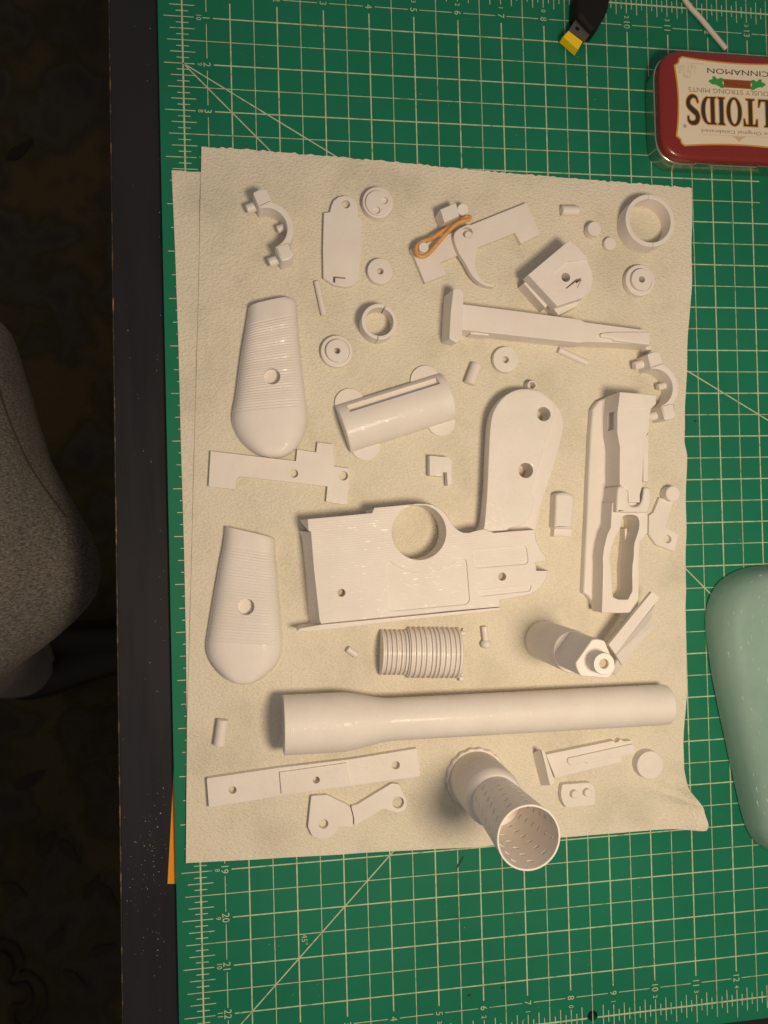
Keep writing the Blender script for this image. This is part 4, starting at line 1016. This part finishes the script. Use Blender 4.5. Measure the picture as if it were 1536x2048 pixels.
# ---- white cable running under the tin
CAB = mat('white_cable', (0.62, 0.55, 0.50), 0.5)
pth = catmull([P3(q, 0.066) for q in [(1290, -160), (1330, -75), (1370, 0), (1402, 38), (1430, 72), (1452, 98)]], 8)
thing('white_cable', tube(pth, 0.058, 14), CAB, 'thin white cable running up to the back of the mint tin', 'cable', angle=60)

# ---- frosted plastic tub
m = mat('frosted_teal', (0.42, 0.62, 0.55), 0.42)
b = bsdf(m); b.inputs['Transmission Weight'].default_value = 0.0; b.inputs['IOR'].default_value = 1.35
link(m, ramp(m, noise(m, coords(m), 14, 5), [(0.3, (0.44, 0.60, 0.57)), (0.7, (0.57, 0.71, 0.68))]), b.inputs['Base Color'])
n1 = bump(m, noise(m, coords(m), 350, 3, 0.7), 0.0002, 0.5)
bump(m, ramp(m, noise(m, coords(m, (1, 0.12, 1), (0, 0, 0.15)), 120, 2), [(0.66, (0,) * 3), (0.70, (1,) * 3)]), 0.0003, 0.35, n1)
tp = N(m, 'ShaderNodeBsdfTransparent'); tp.inputs['Color'].default_value = (0.72, 0.93, 0.86, 1)
ms = N(m, 'ShaderNodeMixShader')
link(m, ramp(m, noise(m, coords(m), 45, 5, 0.65), [(0.3, (0.44,) * 3), (0.7, (0.34,) * 3)]), ms.inputs['Fac'])
out_n = next(n for n in m.node_tree.nodes if n.type == 'OUTPUT_MATERIAL')
tl_ = N(m, 'ShaderNodeBsdfTranslucent'); tl_.inputs['Color'].default_value = (0.60, 0.78, 0.74, 1)
m2 = N(m, 'ShaderNodeMixShader'); m2.inputs['Fac'].default_value = 0.42
link(m, b.outputs[0], m2.inputs[1]); link(m, tl_.outputs[0], m2.inputs[2])
link(m, m2.outputs[0], ms.inputs[1]); link(m, tp.outputs[0], ms.inputs[2]); link(m, ms.outputs[0], out_n.inputs['Surface'])
FROST = m
ol = [(x + 3, y) for x, y in [(1640, 1125), (1536, 1131), (1484, 1140), (1445, 1165), (1424, 1205), (1420, 1250), (1428, 1325), (1446, 1420), (1470, 1530), (1494, 1640), (1512, 1685), (1540, 1708), (1640, 1715)]]
left = W(ol, 0.35); cxr = 14.6
full = left + [(2 * cxr - x, y) for x, y in reversed(left)]
full = ccw(smooth(full, 2))
tc = (cxr, sum(p[1] for p in full) / len(full))
def sc_ring(k, z): return [(tc[0] + (x - tc[0]) * (1 - k / 2.6), tc[1] + (y - tc[1]) * (1 - k / 3.4), z * 0.62) for x, y in full]
outer = [sc_ring(0.10, 0.006), sc_ring(0.03, 0.03), sc_ring(0.0, 0.12), sc_ring(0.02, 0.55), sc_ring(0.06, 0.95), sc_ring(0.11, 1.15), sc_ring(0.17, 1.30), sc_ring(0.26, 1.40), sc_ring(0.38, 1.455), sc_ring(0.52, 1.475), sc_ring(0.7, 1.476), sc_ring(1.0, 1.44)]
inner = [sc_ring(1.0, 1.39), sc_ring(0.6, 1.41), sc_ring(0.40, 1.36), sc_ring(0.26, 1.24), sc_ring(0.14, 0.9), sc_ring(0.09, 0.4), sc_ring(0.10, 0.006)]
nt = len(full)
tub = thing('plastic_tub', loft(inner[:-1] + outer), FROST, 'frosted pale teal plastic tub turned upside down on the mat', 'tub', angle=60, fix=True)
WARMP = mat('tub_warm_light', (0.62, 0.60, 0.50), 0.5)
link(WARMP, ramp(WARMP, noise(WARMP, coords(WARMP), 60, 5), [(0.3, (0.60, 0.54, 0.40)), (0.7, (0.74, 0.66, 0.50))]), bsdf(WARMP).inputs['Base Color'])
Vp, Fp = loft([sc_ring(0.56, 0.02), sc_ring(0.58, 0.9), sc_ring(0.66, 1.0), sc_ring(1.0, 1.0)], False); Fp.append(tuple(3 * nt + i for i in range(nt)))
part('warm_light_panel', (Vp, Fp), WARMP, tub, angle=60)  # added panel; its tan stands for warm light passing through the tub
# scuffs in the plastic
SCR = mat('tub_scratch', (0.78, 0.84, 0.78), 0.5)
prof_k = [(0.06, 0.95), (0.11, 1.15), (0.17, 1.30), (0.26, 1.40), (0.38, 1.455), (0.52, 1.475), (0.85, 1.484)]
def tub_pt(i, k):
    for (k0, z0), (k1, z1) in zip(prof_k, prof_k[1:]):
        if k <= k1: f = (k - k0) / (k1 - k0); z = z0 + (z1 - z0) * f; break
    x, y = full[i % nt]; return Vector((tc[0] + (x - tc[0]) * (1 - k / 2.6), tc[1] + (y - tc[1]) * (1 - k / 3.4), z * 0.62 + 0.012))
left_i = [i for i in range(nt) if full[i][0] < 13.4]
for _ in range(60):
    i = random.choice(left_i); k = random.uniform(0.10, 0.84); a = tub_pt(i, k); k2 = min(0.845, k + random.uniform(0.0, 0.02)); b2 = tub_pt(i + 1, k2); d = (b2 - a); L = random.uniform(0.02, 0.14)
    d = d.normalized() * L; sd2 = d.cross(Vector((0, 0, 1))).normalized() * random.uniform(0.002, 0.006)
    part('scratch', ([tuple(a - sd2), tuple(a + sd2), tuple(a + d + sd2 * .3), tuple(a + d - sd2 * .3)], [(0, 1, 2, 3)]), SCR, tub)
# ---- seated person: one leg in grey trousers beside the desk
m = mat('grey_jersey', (0.15, 0.135, 0.115), 0.95, spec=0.15)
v = coords(m)
link(m, ramp(m, noise(m, coords(m, (1, 2.5, 1), (0, 0, 0.4)), 420, 5, 0.75), [(0.36, (0.055, 0.049, 0.042)), (0.5, (0.125, 0.113, 0.098)), (0.64, (0.215, 0.198, 0.172))]), bsdf(m).inputs['Base Color'])
n1 = bump(m, noise(m, v, 1300, 2), 0.0004, 0.7)
bump(m, noise(m, v, 28, 3), 0.004, 0.5, n1)
JERSEY = m
KZ = -4.1
secs = []; seam = []
for x, ya, yb in [(-700, 250, 1650), (-450, 330, 1580), (-300, 400, 1530), (-150, 510, 1455), (-60, 585, 1400), (0, 645, 1358), (40, 790, 1328), (75, 895, 1302), (110, 962, 1274), (140, 1013, 1247), (165, 1058, 1220), (180, 1092, 1198), (187, 1120, 1175), (190, 1142, 1156)]:
    a = Vector(inv(x, ya, KZ)); b_ = Vector(inv(x, yb, KZ)); w_ = (a - b_).length / 2; mid = (a + b_) / 2; zr = 2.3 * min(1.25, (w_ / 2.6) ** 0.75)
    sec = []
    for k in range(40):
        t_ = 2 * math.pi * k / 40; q = mid + (a - mid) * math.cos(t_); wob = 1 + 0.03 * mnoise.noise((q.x * .5, q.y * .5, k * .1))
        sec.append((q.x, q.y, KZ - 0.5 + zr * math.sin(t_) * wob))
    secs.append(sec)
    t_ = 0.62; q = mid + (a - mid) * math.cos(t_); seam.append((q.x, q.y, KZ - 0.48 + zr * math.sin(t_)))
thigh = loft(secs)
shin = []
for f in range(9):
    k = f / 8; c_ = Vector((-6.6, -14.0, -5.2)).lerp(Vector((-10.6, -18.4, FLOOR_Z + 2.6)), k); r_ = 2.1 - 0.4 * k
    shin.append([(c_.x + r_ * math.cos(2 * math.pi * j / 28) * (1 + .04 * math.sin(3 * f + j)), c_.y + r_ * math.sin(2 * math.pi * j / 28), c_.z) for j in range(28)])
person = empty('person', (-7.4, -14.6, FLOOR_Z), 'knee of a seated person in heathered grey jersey trousers beside the desk', 'person')
tr = part('trouser_leg', join(thigh, loft(shin)), JERSEY, person, angle=80, fix=True)
part('seam', tube(catmull(seam[3:-4], 4), 0.028, 6), mat('seam_thread', (0.045, 0.040, 0.034), 0.95, spec=0.1), tr, angle=80)
sp = [(x - 4.2, y - 2.2) for x, y in [(-7.0, -18.2), (-5.4, -18.2), (-3.0, -17.4), (0.5, -16.6), (1.4, -15.6), (0.2, -14.6), (-3.0, -14.4), (-7.2, -14.6), (-8.4, -16.0)]]
part('shoe', prism(smooth(sp, 3), FLOOR_Z + 0.02, FLOOR_Z + 3.2, bev=1.2), BLK, person, angle=80)

# ---- crumbs and dust
CR = mat('crumb', (0.50, 0.42, 0.30), 0.8)
cr = []
def crumb(x, y, z, r):
    a = random.uniform(0, 6.28); q = []
    for k in range(4): t = a + k * math.pi / 2; q.append((x + r * math.cos(t) * random.uniform(.5, 1.2), y + r * math.sin(t) * random.uniform(.5, 1.2), z))
    return [*q, (x, y, z + r * 0.8)], [(0, 1, 4), (1, 2, 4), (2, 3, 4), (3, 0, 4), (3, 2, 1, 0)]
for _ in range(85):
    y = random.gauss(1720, 90); x = random.gauss(300, 24)
    if x < 333 and x > 246: cr.append(crumb(*inv(x, y, DZ), DZ + 0.001, random.choice((.006, .008, .011, .016))))
for _ in range(70):
    y = random.uniform(0, 2040); x = random.uniform(246, 326) if random.random() < .6 else random.gauss(322, 4)
    if x < 232 + 0.0 or x > 318 + y * 0.008: continue
    cr.append(crumb(*inv(x, y, DZ), DZ + 0.001, random.choice((.005, .006, .008, .012))))
for _ in range(120):
    x = random.uniform(360, 1530); y = random.choice((random.uniform(0, 290), random.uniform(1760, 2040))) if x < 1400 else random.uniform(380, 1100)
    cr.append(crumb(*inv(x, y, 0), 0.008, random.choice((.004, .006, .008, .013))))
part('crumbs', join(*cr), CR, None)
bpy.data.objects['crumbs']['kind'] = 'stuff'
tag(bpy.data.objects['crumbs'], 'pale crumbs and dust specks scattered on the desk and mat', 'crumbs')
